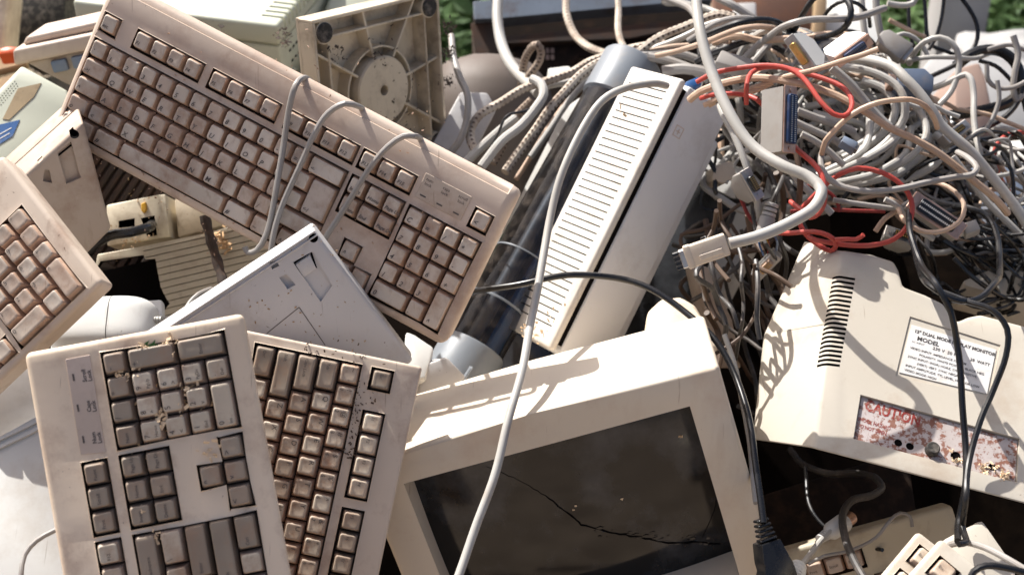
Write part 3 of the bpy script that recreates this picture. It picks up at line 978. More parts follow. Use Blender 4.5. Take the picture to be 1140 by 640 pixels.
def crack_path(px, w):
    bm = BM(); pts = []
    for a, b in zip(px, px[1:]):
        for k in range(6):
            t = k / 6
            pts.append((a[0] + (b[0] - a[0]) * t + random.uniform(-.8, .8), a[1] + (b[1] - a[1]) * t + random.uniform(-.8, .8)))
    pts.append(px[-1])
    P = []
    for p in pts:
        x, y = PM.l(*p, -.012); P.append(Vector((x, y, zs(x, y) + .0003)))
    tube(bm, P, w, 5, cap=True, rfun=lambda t: .45 + .4 * abs(math.sin(t * 17)) + (0 if t < .3 else 1.9 * abs(math.sin(t * 41)) * t + .7))
    return bm


cr = crack_path([(540, 529), (558, 534), (585, 545), (612, 560), (632, 576), (648, 589), (680, 598), (715, 606), (745, 614), (778, 617), (806, 622)], .00036)
tube(cr, [Vector((*PM.l(*p, -.012), 0)) + Vector((0, 0, zs(*PM.l(*p, -.012)) + .0003)) for p in ((785, 612), (793, 595), (799, 580), (802, 560))], .0004, 5)
ck = obj('crack', cr, 'black_hole', scr)
bm = BM()
random.seed(3)
for k in range(46):                                           # chipped glass along the break
    t = random.random() ** .7
    px = 640 + t * 165 + random.uniform(-4, 4); py = 592 + t * 26 + random.uniform(-5, 7)
    x, y = PM.l(px, py, -.012); z = zs(x, y) + .0004
    s = random.uniform(.0006, .0028)
    a0 = random.random() * 6
    vs = [bm.verts.new((x + s * 2.2 * math.cos(a0 + q) * random.uniform(.4, 1), y + s * .8 * math.sin(a0 + q) * random.uniform(.4, 1), z + random.uniform(0, .0006))) for q in (0, 1.6, 3.1, 4.6)]
    bm.faces.new(vs)
obj('chipped_glass', bm, 'screen_glass', ck)
bm = BM()
for px, py in ((641, 568), (639, 572), (693, 561), (760, 498)):
    x, y = PM.l(px, py, -.012); z = zs(x, y) + .0004
    for q in range(2):
        s = random.uniform(.0008, .0022)
        a0 = random.random() * 6
        bm.faces.new([bm.verts.new((x + random.uniform(-.001, .001) + s * math.cos(a0 + w_) * random.uniform(.5, 1.2), y + s * math.sin(a0 + w_) * random.uniform(.5, 1.6), z + .0003)) for w_ in (0, 1.3, 2.6, 4.2)])
o = obj('stuck_flakes', bm, 'wood_chip_pale', scr); o['kind'] = 'stuff'
bm = BM()
prism(bm, [(bx0 + .012, by0 + .012), (bx1 - .012, by0 + .012), (bx1 - .012, by1 - .050), (bx0 + .012, by1 - .050)], -.24, -.106, .006, 2, shrink=.62)
obj('rear_housing', bm, 'monitor_cream', tm, OM)

# ------------------------------------------------------------------ monitor shell with label and caution plate (right)
P20 = pose(1000, 400, 1.30, -16.2, (.0, .50, .86))
L20 = P20.l
t20 = thing('monitor_shell', 'sunlit cream rear shell of a monitor with printed label and rusty caution plate', 'monitor', P20.M @ T(0, 0, -.12))
O20 = T(0, 0, .12)
front = [(936, 277), (970, 282), (996, 290), (1001, 300), (1006, 318), (1030, 327), (1051, 337), (1058, 350), (1066, 357), (1078, 352), (1092, 349), (1160, 367), (1260, 392), (1210, 580), (1140, 561), (1040, 535), (933, 507), (905, 500), (919, 400)]
bm = BM()
fv = [bm.verts.new((*L20(*p), 0)) for p in front]
sl = [(*L20(905, 500), 0), (*L20(919, 400), 0), (*L20(936, 277), 0)]
outp = [L20(837, 490, -.055), L20(850, 372, -.055), L20(896, 266, -.055)]
ov = [bm.verts.new((x, y, -.055)) for x, y in outp]
bm.faces.new(fv)
# slope faces on the left
n = len(fv)
i905, i919, i936 = n - 2, n - 1, 0
bm.faces.new((fv[i905], fv[i919], ov[1], ov[0]))
bm.faces.new((fv[i919], fv[i936], ov[2], ov[1]))
bk = {}
for i, v in enumerate(fv):
    if i in (i919,):
        continue
    x, y = front[i]
    bk[i] = bm.verts.new((v.co.x, v.co.y + (.085 if i > 12 else 0), -.11))
bo = [bm.verts.new((v.co.x + .01, v.co.y + (.05, .0, -.0)[k], -.11)) for k, v in enumerate(ov)]
for i in range(0, i905):
    bm.faces.new((fv[i], fv[i + 1], bk[i + 1], bk[i]))
bm.faces.new((fv[i905], ov[0], bo[0], bk[i905])); bm.faces.new((ov[0], ov[1], bo[1], bo[0])); bm.faces.new((ov[1], ov[2], bo[2], bo[1])); bm.faces.new((ov[2], fv[0], bk[0], bo[2]))
bm.faces.new([bk[i] for i in range(i905, -1, -1)] + [bo[2], bo[1], bo[0]])
bm.normal_update()
bmesh.ops.recalc_face_normals(bm, faces=bm.faces[:])
es = [e for e in bm.edges if max(v.co.z for v in e.verts) > -.1 and e.calc_face_angle(0) > .25]
bmesh.ops.bevel(bm, geom=es, offset=.0042, segments=3, profile=.5, affect='EDGES', clamp_overlap=True)
sh = obj('shell', bm, ['cream', 'black_hole'], t20, O20)
cb = BM()
for k in range(20):                                                     # vent slots
    t = k / 19
    a = Vector((*L20(929 - 17 * t - 1, 307 + 97 * t), 0)); b = Vector((*L20(952 - 17 * t, 311 + 96 * t), 0))
    v = b - a
    box(cb, 0, v.length, -.0013, .0013, -.014, .02, mi=1, M=T(a.x, a.y, 0) @ RZ(math.degrees(math.atan2(v.y, v.x))))
lab = [(1015, 361), (1109, 389), (1099, 438), (1001, 414)]
prism(cb, [L20(*p) for p in ((1013, 352), (1114, 384), (1101, 444), (997, 418))], -.0012, .02)
cau = [(958, 439), (1135, 488), (1132, 537), (950, 488)]
prism(cb, [L20(*p) for p in cau], -.0045, .02, .0)
# lower left seam recess
cut(sh, cb)
bm = BM(); prism(bm, [L20(*p) for p in lab], -.0010, -.0003, .0, 1)
rl = obj('rating_label', bm, 'label_white', t20, O20)
bm = BM()
lx = Vector((*L20(1015, 361), 0)); rx = Vector((*L20(1109, 389), 0)); ex = (rx - lx); Wd = ex.length; ex.normalize()
dn = (Vector((*L20(1001, 414), 0)) - lx); Hd = dn.length; dn.normalize()
LM = Matrix((ex, -dn, Vector((0, 0, 1)))).transposed().to_4x4(); LM.translation = lx + Vector((0, 0, -.0001))


def lw(s, u, v, size, bold=0.0):
    write(bm, s, size * .88, LM @ T(u * Wd, -v * Hd, 0), bold=bold, align='LEFT')


lw('12" DUAL MODE DISPLAY MONITOR', .05, .11, .0052, .0002)
lw('MODEL', .10, .24, .0070, .0002)
lw('AC INPUT', .05, .33, .0030); lw('230 V  50 Hz', .30, .34, .0052, .0001); lw('28  WATT', .74, .34, .0046, .0001)
for i, s in enumerate(('VIDEO INPUT: IMPEDANCE 75 OHM', 'POLARITY: WHITE POSITIVE, BLACK NEG', 'SYNC INPUT: (HOR) HORZ. SYNC POSITIVE', '(VERT) VERT. SYNC NEGATIVE', 'INPUT AMPLITUDE: TTL LEVEL, HIGH OR LOW', 'VIDEO MODE: HIGH')):
    lw(s, .05 + (.12 if i in (1, 3) else 0), .46 + i * .092, .0037, .00005)
obj('printing', bm, 'print_black', rl)
bm = BM(); prism(bm, [L20(*p) for p in ((960, 440), (1134, 489), (1131, 535), (951, 487))], -.0044, -.0030)
cp = obj('caution_plate', bm, ['rust_plate', 'black_hole'], t20, O20)
cb = BM()
for (px, py), r in (((1001, 491), .0036), ((1014, 495), .0036), ((1065, 506), .0046), ((1106, 518), .0036)):
    lathe(cb, [(r, -.02), (r, .02)], 16, M=T(*L20(px, py), 0))
cut(cp, cb); cbm = BM()
for (px, py), r in (((1001, 491), .0036), ((1014, 495), .0036), ((1065, 506), .0046), ((1106, 518), .0036)):
    lathe(cbm, [(r * 1.3, -.0043), (r * 1.3, -.0041)], 16, M=T(*L20(px, py), 0))
obj('adjuster_hole', cbm, 'black_hole', cp)
bm = BM()
for s, px, py, sz, bo_ in (('CAUTION', 963, 451, .0150, .0005), ('SHOCK HAZARD', 955, 466, .0052, .0001), ('DO NOT OPEN', 954, 473, .0052, .0001)):
    x, y = L20(px, py, -.003)
    write(bm, s, sz, T(x, y, -.0028) @ RZ(math.degrees(math.atan2(ex.y, ex.x))) @ Matrix.Diagonal((.74, 1, 1, 1)), bold=bo_, align='LEFT')
obj('printing', bm, 'print_red', cp)
bm = BM(); lathe(bm, [(.0062, -.003), (.0062, .003), (.005, .0045), (0, .0045)], 18, M=T(*L20(1038, 500), 0))
obj('knob', bm, 'rubber', t20, O20)

# ------------------------------------------------------------------ slatted slab unit in the middle
PS = pose(757, 91, 1.47, 63.9, (.57, -.28, .77), axis='Y', anchor=(0, .29, 0))
ts = thing('drive_unit', 'long grey slab shaped unit with a slatted vent strip leaning in the middle', 'disk drive', PS.M @ T(0, 0, -.06))
OS = T(0, 0, .06)
LS = .308
bm = BM()
prism(bm, [(.0160, -.016), (.084, -.016), (.084, LS - .016), (.0160, LS - .016)], -.052, 0, .0030, 3)
obj('front_cover', bm, 'slab_grey', ts, OS)
bm = BM()
prism(bm, [(.020, -.02), (.104, -.02), (.104, LS - .045), (.020, LS - .045)], -.075, -.012, .005, 3)
obj('lower_body', bm, 'slab_grey', ts, OS)
bm = BM(); box(bm, .0095, .0160, -.010, LS - .022, -.050, -.0022)
obj('gap_shade', bm, 'black_hole', ts, OS)  # black filler paints the shade down the gap
bm = BM(); prism(bm, [(0, -.018), (.0095, -.018), (.0095, LS - .014), (0, LS - .014)], -.080, .001, .004, 3)
vp = obj('vent_strip', bm, ['slab_vent', 'black_hole'], ts, OS)
cb = BM()
for k in range(34):
    y = .004 + k * .0082
    box(cb, -.01, .0042, y, y + .0014, -.073, -.012, mi=1)
cut(vp, cb)
bm = BM()
ex_, ey_ = PS.l(755, 147)
for a, b, c, d in ((-.006, .006, -.006, -.0052), (-.006, .006, .0052, .006), (-.006, -.0052, -.0052, .0052), (.0052, .006, -.0052, .0052), (-.003, .003, -.0005, .0005), (-.0005, .0005, -.003, .003)):
    box(bm, ex_ + a, ex_ + b, ey_ + c, ey_ + d, -.0002, .0004)
obj('emblem', bm, 'label_grey', ts, OS)

# ------------------------------------------------------------------ clear tube with grey collars
a = W(483, 466, 1.50); b = W(697, 85, 1.625)
TM = axis_M(a, b); TL = (b - a).length
tt = thing('clear_tube', 'smoky clear plastic tube with grey end collars lying beside the slatted unit', 'tube', TM)
bm = BM(); lathe(bm, [(.034, .0), (.0385, .002), (.0385, .032), (.0365, .034), (.0365, .086), (.035, .089), (.030, .089)], 48)
lc = obj('end_collar', bm, 'collar_grey', tt)
bm = BM(); lathe(bm, [(.033, TL - .040), (.0365, TL - .037), (.0365, TL + .016), (.0345, TL + .019), (.030, TL + .019)], 48)
obj('end_collar', bm, 'collar_grey', tt)
bm = BM(); lathe(bm, [(.0335, .084), (.0335, TL - .035)], 64, caps=False)
obj('clear_wall', bm, 'smoky_clear', tt)
bm = BM(); lathe(bm, [(.0342, .140), (.0345, .141), (.0345, .142), (.0342, .143)], 64, caps=False)
lathe(bm, [(.0342, .20), (.0345, .2005), (.0345, .2015), (.0342, .202)], 64, caps=False)
obj('joint_ring', bm, 'collar_grey', tt)
ti = TM.inverted()
side = (ti.to_3x3() @ (CAM_M.to_3x3() @ Vector((.85, .45, 0)))); side.z = 0; side.normalize()
bm = BM()
fr = ti.to_3x3() @ (CAM_M.to_3x3() @ Vector((0, 0, 1))); fr.z = 0; fr.normalize()
box(bm, -.0025, .0025, -.018, .018, .088, TL - .05, .001, M=T(side.x * .020 + fr.x * .004, side.y * .020 + fr.y * .004, 0) @ RZ(math.degrees(math.atan2(side.y, side.x))))
obj('inner_strip', bm, 'blue_strip', tt)
bm = BM(); lathe(bm, [(.0085, .088), (.0085, TL - .04)], 20, M=T(-side.x * .006, -side.y * .006, 0))
obj('inner_rod', bm, 'cable_dark_grey', tt)
bm = BM(); lathe(bm, [(.0325, .088), (.0325, TL - .04)], 40, caps=False)
for f in list(bm.faces):
    c = f.calc_center_median()
    cc = TM @ c
    if (CAM_LOC - cc).normalized().dot((TM.to_3x3() @ Vector((c.x, c.y, 0))).normalized()) > -.1:
        bm.faces.remove(f)
obj('dark_film', bm, 'smoke_film', tt)  # dark film on the far half wall keeps the tube dark inside
bm = BM()
A_ = W(514, 426, 1.452); B_ = W(524, 410, 1.455)
for k in range(7):
    p = ti @ (A_ + (B_ - A_) * (k / 6))
    box(bm, -.0022, .0022, -.0009, .0009, -.002, .002, .0003, 1, M=T(*p))
p = ti @ A_; q = ti @ B_
tube(bm, [p, (p + q) / 2, q], .0016, 6)
obj('toothed_rack', bm, 'collar_grey', tt)

# ------------------------------------------------------------------ dark glass frame behind the tube
PF = pose(637, 103, 1.72, 63, (-.35, .15, .92), axis='Y', anchor=(0, .42, 0))
tf = thing('glass_display', 'white monitor frame with dark glass lying behind the clear tube', 'monitor', PF.M @ T(0, 0, -.04))
OF = T(0, 0, .04)
bm = BM(); prism(bm, [(0, 0), (.28, 0), (.28, .405), (.25, .42), (.012, .42), (0, .40)], -.05, 0, .003, 2)
fo = obj('frame', bm, ['white_plastic'], tf, OF)
cb = BM(); prism(cb, [(.017, .02), (.25, .02), (.25, .385), (.04, .395), (.017, .35)], -.03, .02)
cut(fo, cb)
bm = BM(); prism(bm, [(.016, .019), (.251, .019), (.251, .386), (.039, .396), (.016, .351)], -.029, -.014)
obj('glass', bm, 'screen_glass', tf, OF)

# ------------------------------------------------------------------ swivel base (underside)
PW = pose(428, 101, 1.60, 25, (.75, -.22, .62))
tw = thing('swivel_base', 'tan plastic monitor swivel base seen from below with radial ribs and round hub', 'monitor stand', PW.M @ T(0, 0, -.04))
OW = T(0, 0, .04)
S = .096
q0 = [(-S, -S), (S, -S), (S, S), (-S, S)]
bm = BM()
box(bm, -S, S, -S, S, -.027, -.023)
tray = obj('tray', bm, 'swivel_beige', tw, OW)
bm = BM()
for x0, x1, y0, y1 in ((-S, S, S - .004, S), (-S, S, -S, -S + .004), (-S, -S + .004, -S + .004, S - .004), (S - .004, S, -S + .004, S - .004)):
    box(bm, x0, x1, y0, y1, -.0232, 0, .0008, 1)
obj('rim', bm, 'swivel_beige', tw, OW)
I = S - .021
bm = BM()
for x0, x1, y0, y1 in ((-I, I, I - .0025, I), (-I, I, -I, -I + .0025), (-I, -I + .0025, -I + .0025, I - .0025), (I - .0025, I, -I + .0025, I - .0025)):
    box(bm, x0, x1, y0, y1, -.0232, -.003, .0006, 1)
obj('inner_rim', bm, 'swivel_beige', tw, OW)
for k in range(8):
    bm = BM()
    ln = (S - .004) / max(abs(math.cos(R(45 * k + 12))), abs(math.sin(R(45 * k + 12))))
    box(bm, .040, ln, -.0014, .0014, -.0232, -.004, .0005, 1, M=RZ(45 * k + 12))
    obj('rib', bm, 'swivel_beige', tw, OW)
bm = BM(); lathe(bm, [(.050, -.0232), (.050, -.006), (.048, -.006), (.048, -.0232)], 48, caps=False)
obj('hub_collar', bm, 'swivel_beige', tw, OW)
bm = BM(); lathe(bm, [(.039, -.0232), (.039, -.002), (.0375, 0), (.006, 0), (.006, -.012), (0, -.012)], 48)
obj('hub', bm, 'swivel_beige', tw, OW)
for sx, sy in ((-1, 1), (1, 1), (1, -1), (-1, -1)):
    bm = BM(); lathe(bm, [(.0125, -.0232), (.0125, -.001), (.0108, -.001), (.0108, -.002)], 24, M=T(sx * (S - .016), sy * (S - .016), 0), caps=False)
    ft = obj('foot_socket', bm, 'swivel_beige', tw, OW)
    bm = BM(); lathe(bm, [(.0109, -.020), (.0109, .0005), (.0095, .002), (0, .002)], 24, M=T(sx * (S - .016), sy * (S - .016), 0))
    obj('rubber_foot', bm, 'rubber', ft)

# ------------------------------------------------------------------ big greenish printer, top left
PP = pose(309, 29, 1.72, 66.5, (.0, .80, .60))
tp = thing('printer', 'large sunlit pale green printer housing with slotted corner at the top left', 'printer', PP.M @ T(0, 0, -.20))
OP = T(0, 0, .20)
bm = BM(); box(bm, 0, .34, 0, .275, -.028, 0, .005, 3)
lid = obj('lid', bm, ['printer_green', 'black_hole'], tp, OP)
cb = BM()
for k in range(9):
    x = .020 + k * .0125
    box(cb, x, x + .0045, -.012, .030, -.016, .02)
cut(lid, cb)
bm = BM(); prism(bm, [(.002, .002), (.338, .002), (.338, .273), (.002, .273)], -.20, -.0295, .004, 2)
body = obj('body', bm, ['printer_green', 'black_hole'], tp, OP)
cb = BM()
for r_ in range(2):
    for k in range(10):
        x = .030 + k * .011 + r_ * .004; z = -.048 - r_ * .016
        box(cb, x, x + .007, -.01, .010, z - .0035, z, mi=1)
cut(body, cb)
bm = BM(); lathe(bm, [(.014, 0), (.014, .004), (.012, .005), (.0115, .003), (0, .003)], 28, M=T(.030, .002, -.088) @ RX(90))
obj('round_button', bm, 'printer_green', tp, OP)

# pale flat housing behind the swivel base
P6b = pose(345, 60, 1.80, 58, (.35, .45, .8), axis='Y')
bm = BM(); prism(bm, [P6b.l(*p) for p in ((338, 95), (372, -20), (420, -25), (400, 110))], -.05, 0, .006, 3)
o = obj('plastic_housing', bm, 'printer_green', None, P6b.M)
tag(o, 'pale green flat plastic housing behind the tan swivel base', 'plastic case')

# ------------------------------------------------------------------ keyboard in profile at the top left
P8 = pose(14, 70, 1.62, 11, (.03, -.36, .93))
t8 = thing('keyboard', 'beige keyboard end seen from below its rim beside the pale green printer', 'keyboard', P8.M @ T(0, 0, -.09), 'discarded keyboards')
O8 = T(0, 0, .09)
bm = BM(); prism(bm, [(0, -.004), (.16, -.004), (.16, .014), (.004, .014)], -.085, 0, .004, 3)
obj('case', bm, 'beige_case', t8, O8)
bm = BM(); prism(bm, [(.012, .0145), (.16, .0145), (.16, .026), (.02, .024)], -.085, -.012, .004, 3)
obj('upper_case', bm, 'beige_case', t8, O8)
bm = BM(); prism(bm, [(.012, -.005), (.16, -.005), (.16, -.06), (.065, -.052)], -.060, -.010, .002, 2, M=None)
obj('bottom_plate', bm, 'beige_panel', t8, O8)
for i in range(3):
    bm = BM(); box(bm, 0, .018, -.022, -.008, -.012, -.004, .002, 2, M=T(.040 + i * .024, 0, 0))
    obj('key', bm, 'dusty_blue', t8, O8)

# device with the labels at far left
P9 = pose(30, 130, 1.55, 42, (.16, .42, .89))
L9 = P9.l
t9 = thing('label_box', 'pale grey green case with blue sticker and tan label at the left edge', 'plastic case', P9.M @ T(0, 0, -.06))
O9 = T(0, 0, .06)
bm = BM(); prism(bm, [L9(*p) for p in ((-60, 160), (24, 72), (75, 100), (86, 128), (-20, 235), (-70, 200))], -.06, 0, .004, 3)
cs = obj('case', bm, ['printer_green', 'black_hole'], t9, O9)
cb = BM()
for r_ in range(3):
    for k in range(9):
        x, y = L9(-2 + k * 2.3 + r_ * 1.6, 112 - k * 2.6 + r_ * 2.6)
        lathe(cb, [(.0009, -.006), (.0009, .01)], 8, M=T(x, y, 0))
cut(cs, cb)
bm = BM(); prism(bm, [L9(*p) for p in ((3, 133), (20, 99), (46, 93), (38, 108), (10, 134))], 0, .0008)
obj('tan_label', bm, 'label_tan', t9, O9)
bm = BM(); prism(bm, [L9(*p) for p in ((-12, 142), (22, 134), (14, 152), (-2, 162), (-16, 168))], 0, .0008)
bl = obj('blue_sticker', bm, 'label_blue', t9, O9)
bm = BM()
for px, py in ((2, 149), (0, 155)):
    x, y = L9(px, py); box(bm, -.010, .012, -.0005, .0005, .0007, .0011, M=T(x, y, 0) @ RZ(-6))
obj('printing', bm, 'label_white', bl)

# small things at the far upper left edge
bm = BM(); box(bm, -.10, 0, -.10, .06, -.08, 0, .008, 3)
o = obj('plastic_case', bm, 'pink_case', None, pose(7, 22, 1.9, -4, (.1, .1, 1)).M); tag(o, 'pinkish plastic case at the top left corner', 'plastic case')
bm = BM(); prism(bm, [(-.015, -.006), (.010, -.008), (.012, .003), (-.002, .007), (-.014, .005)], -.02, 0, .004, 2)
o = obj('plastic_scrap', bm, 'orange_plastic', None, pose(10, 55, 1.85, 10, (0, .5, .8)).M); tag(o, 'bright orange plastic scrap at the upper left edge', 'plastic scrap')
bm = BM()
for k in range(5):
    box(bm, -.12, .02, -.012, .010, -.012, 0, .002, 1, M=T(0, -.028 * k, -.004 * (k % 2)) @ RZ(random.uniform(-5, 5)))
o = obj('wooden_crate', bm, 'tan_cardboard', None, pose(12, 68, 1.88, 20, (0, .5, .8)).M); tag(o, 'weathered wooden slats below the orange scrap', 'crate')

# ------------------------------------------------------------------ broken box with ribbed grille
P11 = pose(200, 290, 1.50, 13, (.05, .05, 1))
L11 = P11.l
t11 = thing('broken_case', 'broken beige case with ribbed front and ragged black hole under the long keyboard', 'plastic case', P11.M @ T(0, 0, -.1))
O11 = T(0, 0, .1)
bm = BM()
prism(bm, [L11(*p) for p in ((108, 283), (155, 275), (236, 258), (330, 232), (345, 330), (330, 400), (150, 400), (100, 345))], -.012, 0, .0015, 2)
gp = obj('ribbed_front', bm, ['old_grille', 'black_hole'], t11, O11)
cb = BM()
prism(cb, mi=1, z0=-.05, z1=.05, poly=[L11(*p) for p in ((112, 291), (133, 288), (160, 284), (162, 289), (173, 288), (176, 305), (179, 320), (185, 332), (189, 338), (183, 345), (171, 343), (160, 341), (140, 348), (118, 350), (104, 340), (100, 310))])
cut(gp, cb)
cb = BM()
for k in range(12):                       # grooves between the ribs
    a = L11(160 + k * 2.0, 279.5 + k * 7.3); b = L11(338, 240 + k * 7.3)
    v = Vector((b[0] - a[0], b[1] - a[1], 0))
    box(cb, 0, v.length, -.0005, .0005, -.004, .02, M=T(a[0], a[1], 0) @ RZ(math.degrees(math.atan2(v.y, v.x))))
cut(gp, cb)
bm = BM(); box(bm, *sorted((L11(98, 300)[0], L11(340, 300)[0])), *sorted((L11(200, 420)[1], L11(200, 275)[1])), -.10, -.06)
obj('interior_shade', bm, 'black_hole', t11, O11)  # black backing stands in for the unlit inside of the case
# upper socket box, on top of it
P11b = pose(150, 250, 1.52, 10, (-.05, .10, 1))
L11b = P11b.l
t11b = thing('socket_box', 'beige box with two square black openings and yellow mark above the ragged hole', 'plastic case', P11b.M @ T(0, 0, -.07))
O11b = T(0, 0, .07)
bm = BM(); prism(bm, [L11b(*p) for p in ((118, 228), (176, 217), (184, 216), (189, 264), (119, 274))], -.07, 0, .002, 2)
bb = obj('box_shell', bm, ['old_grille', 'black_hole'], t11b, O11b)
cb = BM()
for q in (((132, 246), (150, 243), (150, 252), (132, 254)), ((157, 243), (172, 240), (175, 262), (164, 264))):
    prism(cb, [L11b(*p) for p in q], -.05, .05, mi=1)
cut(bb, cb)
bm = BM(); prism(bm, [L11b(*p) for p in ((190, 219), (238, 205), (245, 250), (194, 263))], -.06, -.012, .003, 2)
obj('side_shell', bm, 'swivel_beige', t11b, O11b)
bm = BM(); prism(bm, [L11b(*p) for p in ((158, 227), (163, 225), (164, 234), (161, 238), (158, 235))], 0, .003, .0008, 1)
obj('yellow_tape', bm, 'yellow_tape', t11b, O11b)
# dark brown ribbed plate behind, its shade also put into the colour
P11c = pose(150, 195, 1.62, -30, (.1, .2, 1))
bm = BM()
for k in range(22):
    box(bm, -.10 + k * .010, -.10 + k * .010 + .0065, -.10, .06, -.01, 0, .001, 1)
box(bm, -.102, .125, -.101, .061, -.02, -.006)
o = obj('ribbed_plate', bm, 'rusty_steel', None, P11c.M); tag(o, 'shaded ribbed plate below the left end of the long keyboard', 'plastic case')
# dirty rod
bm = BM()
tube(bm, spline([W(228, 240, 1.46), W(233, 262, 1.46), (W(241, 290, 1.46)), W(251, 322, 1.45)]), .0052, 10, rfun=lambda t: 1 + .15 * math.sin(t * 23), wob=.0006)
o = obj('rod', bm, 'dirty_rod'); tag(o, 'dirty black rod leaning on the ribbed front of the broken case', 'rod')

# ------------------------------------------------------------------ mouse
P12 = pose(114, 362, 1.33, 4, (-.1, .45, .88))
t12 = thing('computer_mouse', 'pale grey white computer mouse lying below the ragged black hole', 'mouse', P12.M)
bm = BM()
nu, nv = 40, 16
prof = []
rows = []
for j in range(nv + 1):
    ph = j / nv * math.pi / 2
    rr = []
    for i in range(nu):
        a = 2 * math.pi * i / nu
        ca, sa = math.cos(a), math.sin(a)
        ex2 = .55
        x = .051 * math.copysign(abs(ca) ** ex2, ca) * math.cos(ph) ** .45
        y = .029 * math.copysign(abs(sa) ** ex2, sa) * math.cos(ph) ** .45
        rr.append(bm.verts.new((x, y, -.012 + .030 * math.sin(ph) ** .8 * (1 - .12 * (x / .056)))))
    rows.append(rr)
for a, b in zip(rows, rows[1:]):
    for i in range(nu):
        bm.faces.new((a[i], a[(i + 1) % nu], b[(i + 1) % nu], b[i]))
bm.faces.new(rows[0][::-1])
bmesh.ops.remove_doubles(bm, verts=bm.verts[:], dist=.0003)
ms = obj('shell', bm, ['white_plastic', 'black_hole'], t12)
cb = BM(); box(cb, .010, .0112, -.05, .05, -.0125, .03)
cut(ms, cb)
bm = BM(); prism(bm, [(-.051, -.029), (.051, -.029), (.055, 0), (.051, .029), (-.051, .029), (-.055, 0)], -.018, -.010, .003, 2)
obj('bottom_shell', bm, 'white_plastic', t12)
bm = BM()
tube(bm, spline([P12.M.inverted() @ v for v in (P12.w(170, 356, -.002), W(180, 355, 1.34), W(196, 353, 1.35), W(208, 346, 1.36), W(214, 334, 1.36))]), .0022, 8)
for k in range(4):
    p = P12.M.inverted() @ P12.w(170 + k * 3, 356, -.002)
    lathe(bm, [(.0034, -.001), (.0034, .001)], 12, M=T(*p) @ RY(90))
obj('cord', bm, 'cable_white', t12)

# ------------------------------------------------------------------ big pale case bottom left, and pieces
P14 = pose(20, 560, 1.19, 24, (.0, .38, .92))
bm = BM(); prism(bm, [P14.l(*p) for p in ((-60, 512), (36, 466), (72, 446), (120, 700), (-100, 760))], -.09, 0, .006, 3)
w14 = obj('white_case', bm, 'white_plastic', None, P14.M); tag(w14, 'large white case at the lower left behind the frontmost keyboard', 'plastic case')
P14b = pose(20, 430, 1.30, 20, (.2, .1, .97))
bm = BM(); prism(bm, [P14b.l(*p) for p in ((-40, 430), (30, 398), (60, 395), (80, 480), (-30, 520))], -.05, 0, .005, 3)
o = obj('grey_case', bm, 'grey_panel', None, P14b.M); tag(o, 'bluish grey case in shade between left edge keyboard and white case', 'plastic case')
bm = BM()
for k in range(2):
    prism(bm, [P14.l(x, y + k * 9) for x, y in ((-60, 516), (36, 470), (66, 453), (66, 457), (36, 474), (-60, 520))], -.001, .0022, .0006, 1)
obj('edge_ridge', bm, 'white_plastic', w14)
# white shell and grey wedge near the lower collar
P15b = pose(470, 385, 1.44, -35, (.1, .6, .8))
bm = BM(); prism(bm, [P15b.l(*p) for p in ((452, 368), (462, 372), (483, 386), (474, 420), (446, 424))], -.05, 0, .003, 2)
o = obj('white_shell', bm, 'white_plastic', None, P15b.M); tag(o, 'small sunlit white plastic shell below the long keyboard lower right corner', 'plastic case')
P15c = pose(482, 408, 1.43, 20, (.35, .1, .9))
bm = BM(); prism(bm, [P15c.l(*p) for p in ((471, 406), (498, 397), (520, 420), (478, 448), (466, 440))], -.04, 0, .003, 2)
o = obj('grey_block', bm, 'grey_panel', None, P15c.M); tag(o, 'shaded grey plastic block left of the lower tube collar', 'plastic case')

# white cover and panels to the right under the slab
P18 = pose(750, 355, 1.40, 8, (-.1, .75, .65))
bm = BM(); prism(bm, [P18.l(*p) for p in ((716, 372), (720, 345), (735, 331), (758, 328), (775, 338), (790, 366), (800, 385), (740, 400))], -.04, 0, .006, 3)
o = obj('white_cover', bm, 'beige_hood', None, P18.M); tag(o, 'sunlit cream rounded cover behind the top corner of the cracked monitor', 'plastic case')
P18b = pose(725, 378, 1.355, 13, (-.05, .80, .60))
bm = BM(); prism(bm, [P18b.l(*p) for p in ((680, 379), (770, 358), (778, 366), (682, 386))], -.012, 0, .002, 2)
o = obj('plastic_strip', bm, 'white_plastic', None, P18b.M); tag(o, 'thin white plastic strip lying on top of the cracked monitor', 'plastic strip')
P18c = pose(790, 320, 1.54, 70, (.25, -.05, .96), axis='Y')
bm = BM(); prism(bm, [P18c.l(*p) for p in ((774, 300), (788, 296), (816, 356), (826, 410), (800, 410))], -.03, 0, .003, 2)
o = obj('plastic_cover', bm, 'beige_panel', None, P18c.M); tag(o, 'shaded beige plastic panel standing right of the slatted unit', 'plastic panel')
P18d = pose(812, 192, 1.55, -30, (.2, .1, .97))
bm = BM(); prism(bm, [P18d.l(*p) for p in ((796, 185), (815, 178), (822, 196), (806, 205), (792, 200))], -.03, 0, .003, 2)
o = obj('beige_block', bm, 'beige_hood', None, P18d.M); tag(o, 'small beige plug block poking out right of the slatted unit', 'plug')

# ------------------------------------------------------------------ steel chassis, dome, wedge (upper middle)
PCH = pose(660, 30, 2.12, 1, (0, .25, .97))
LC = PCH.l
tc = thing('steel_chassis', 'open rusty steel chassis with blue grey upper flange at the top middle', 'metal chassis', PCH.M @ T(0, 0, -.2))
OC_ = T(0, 0, .2)


def cprism(name, px, z0, z1, mt, bev=.001):
    bm = BM(); prism(bm, [LC(*p) for p in px], z0, z1, bev, 1)
    return obj(name, bm, mt, tc, OC_)


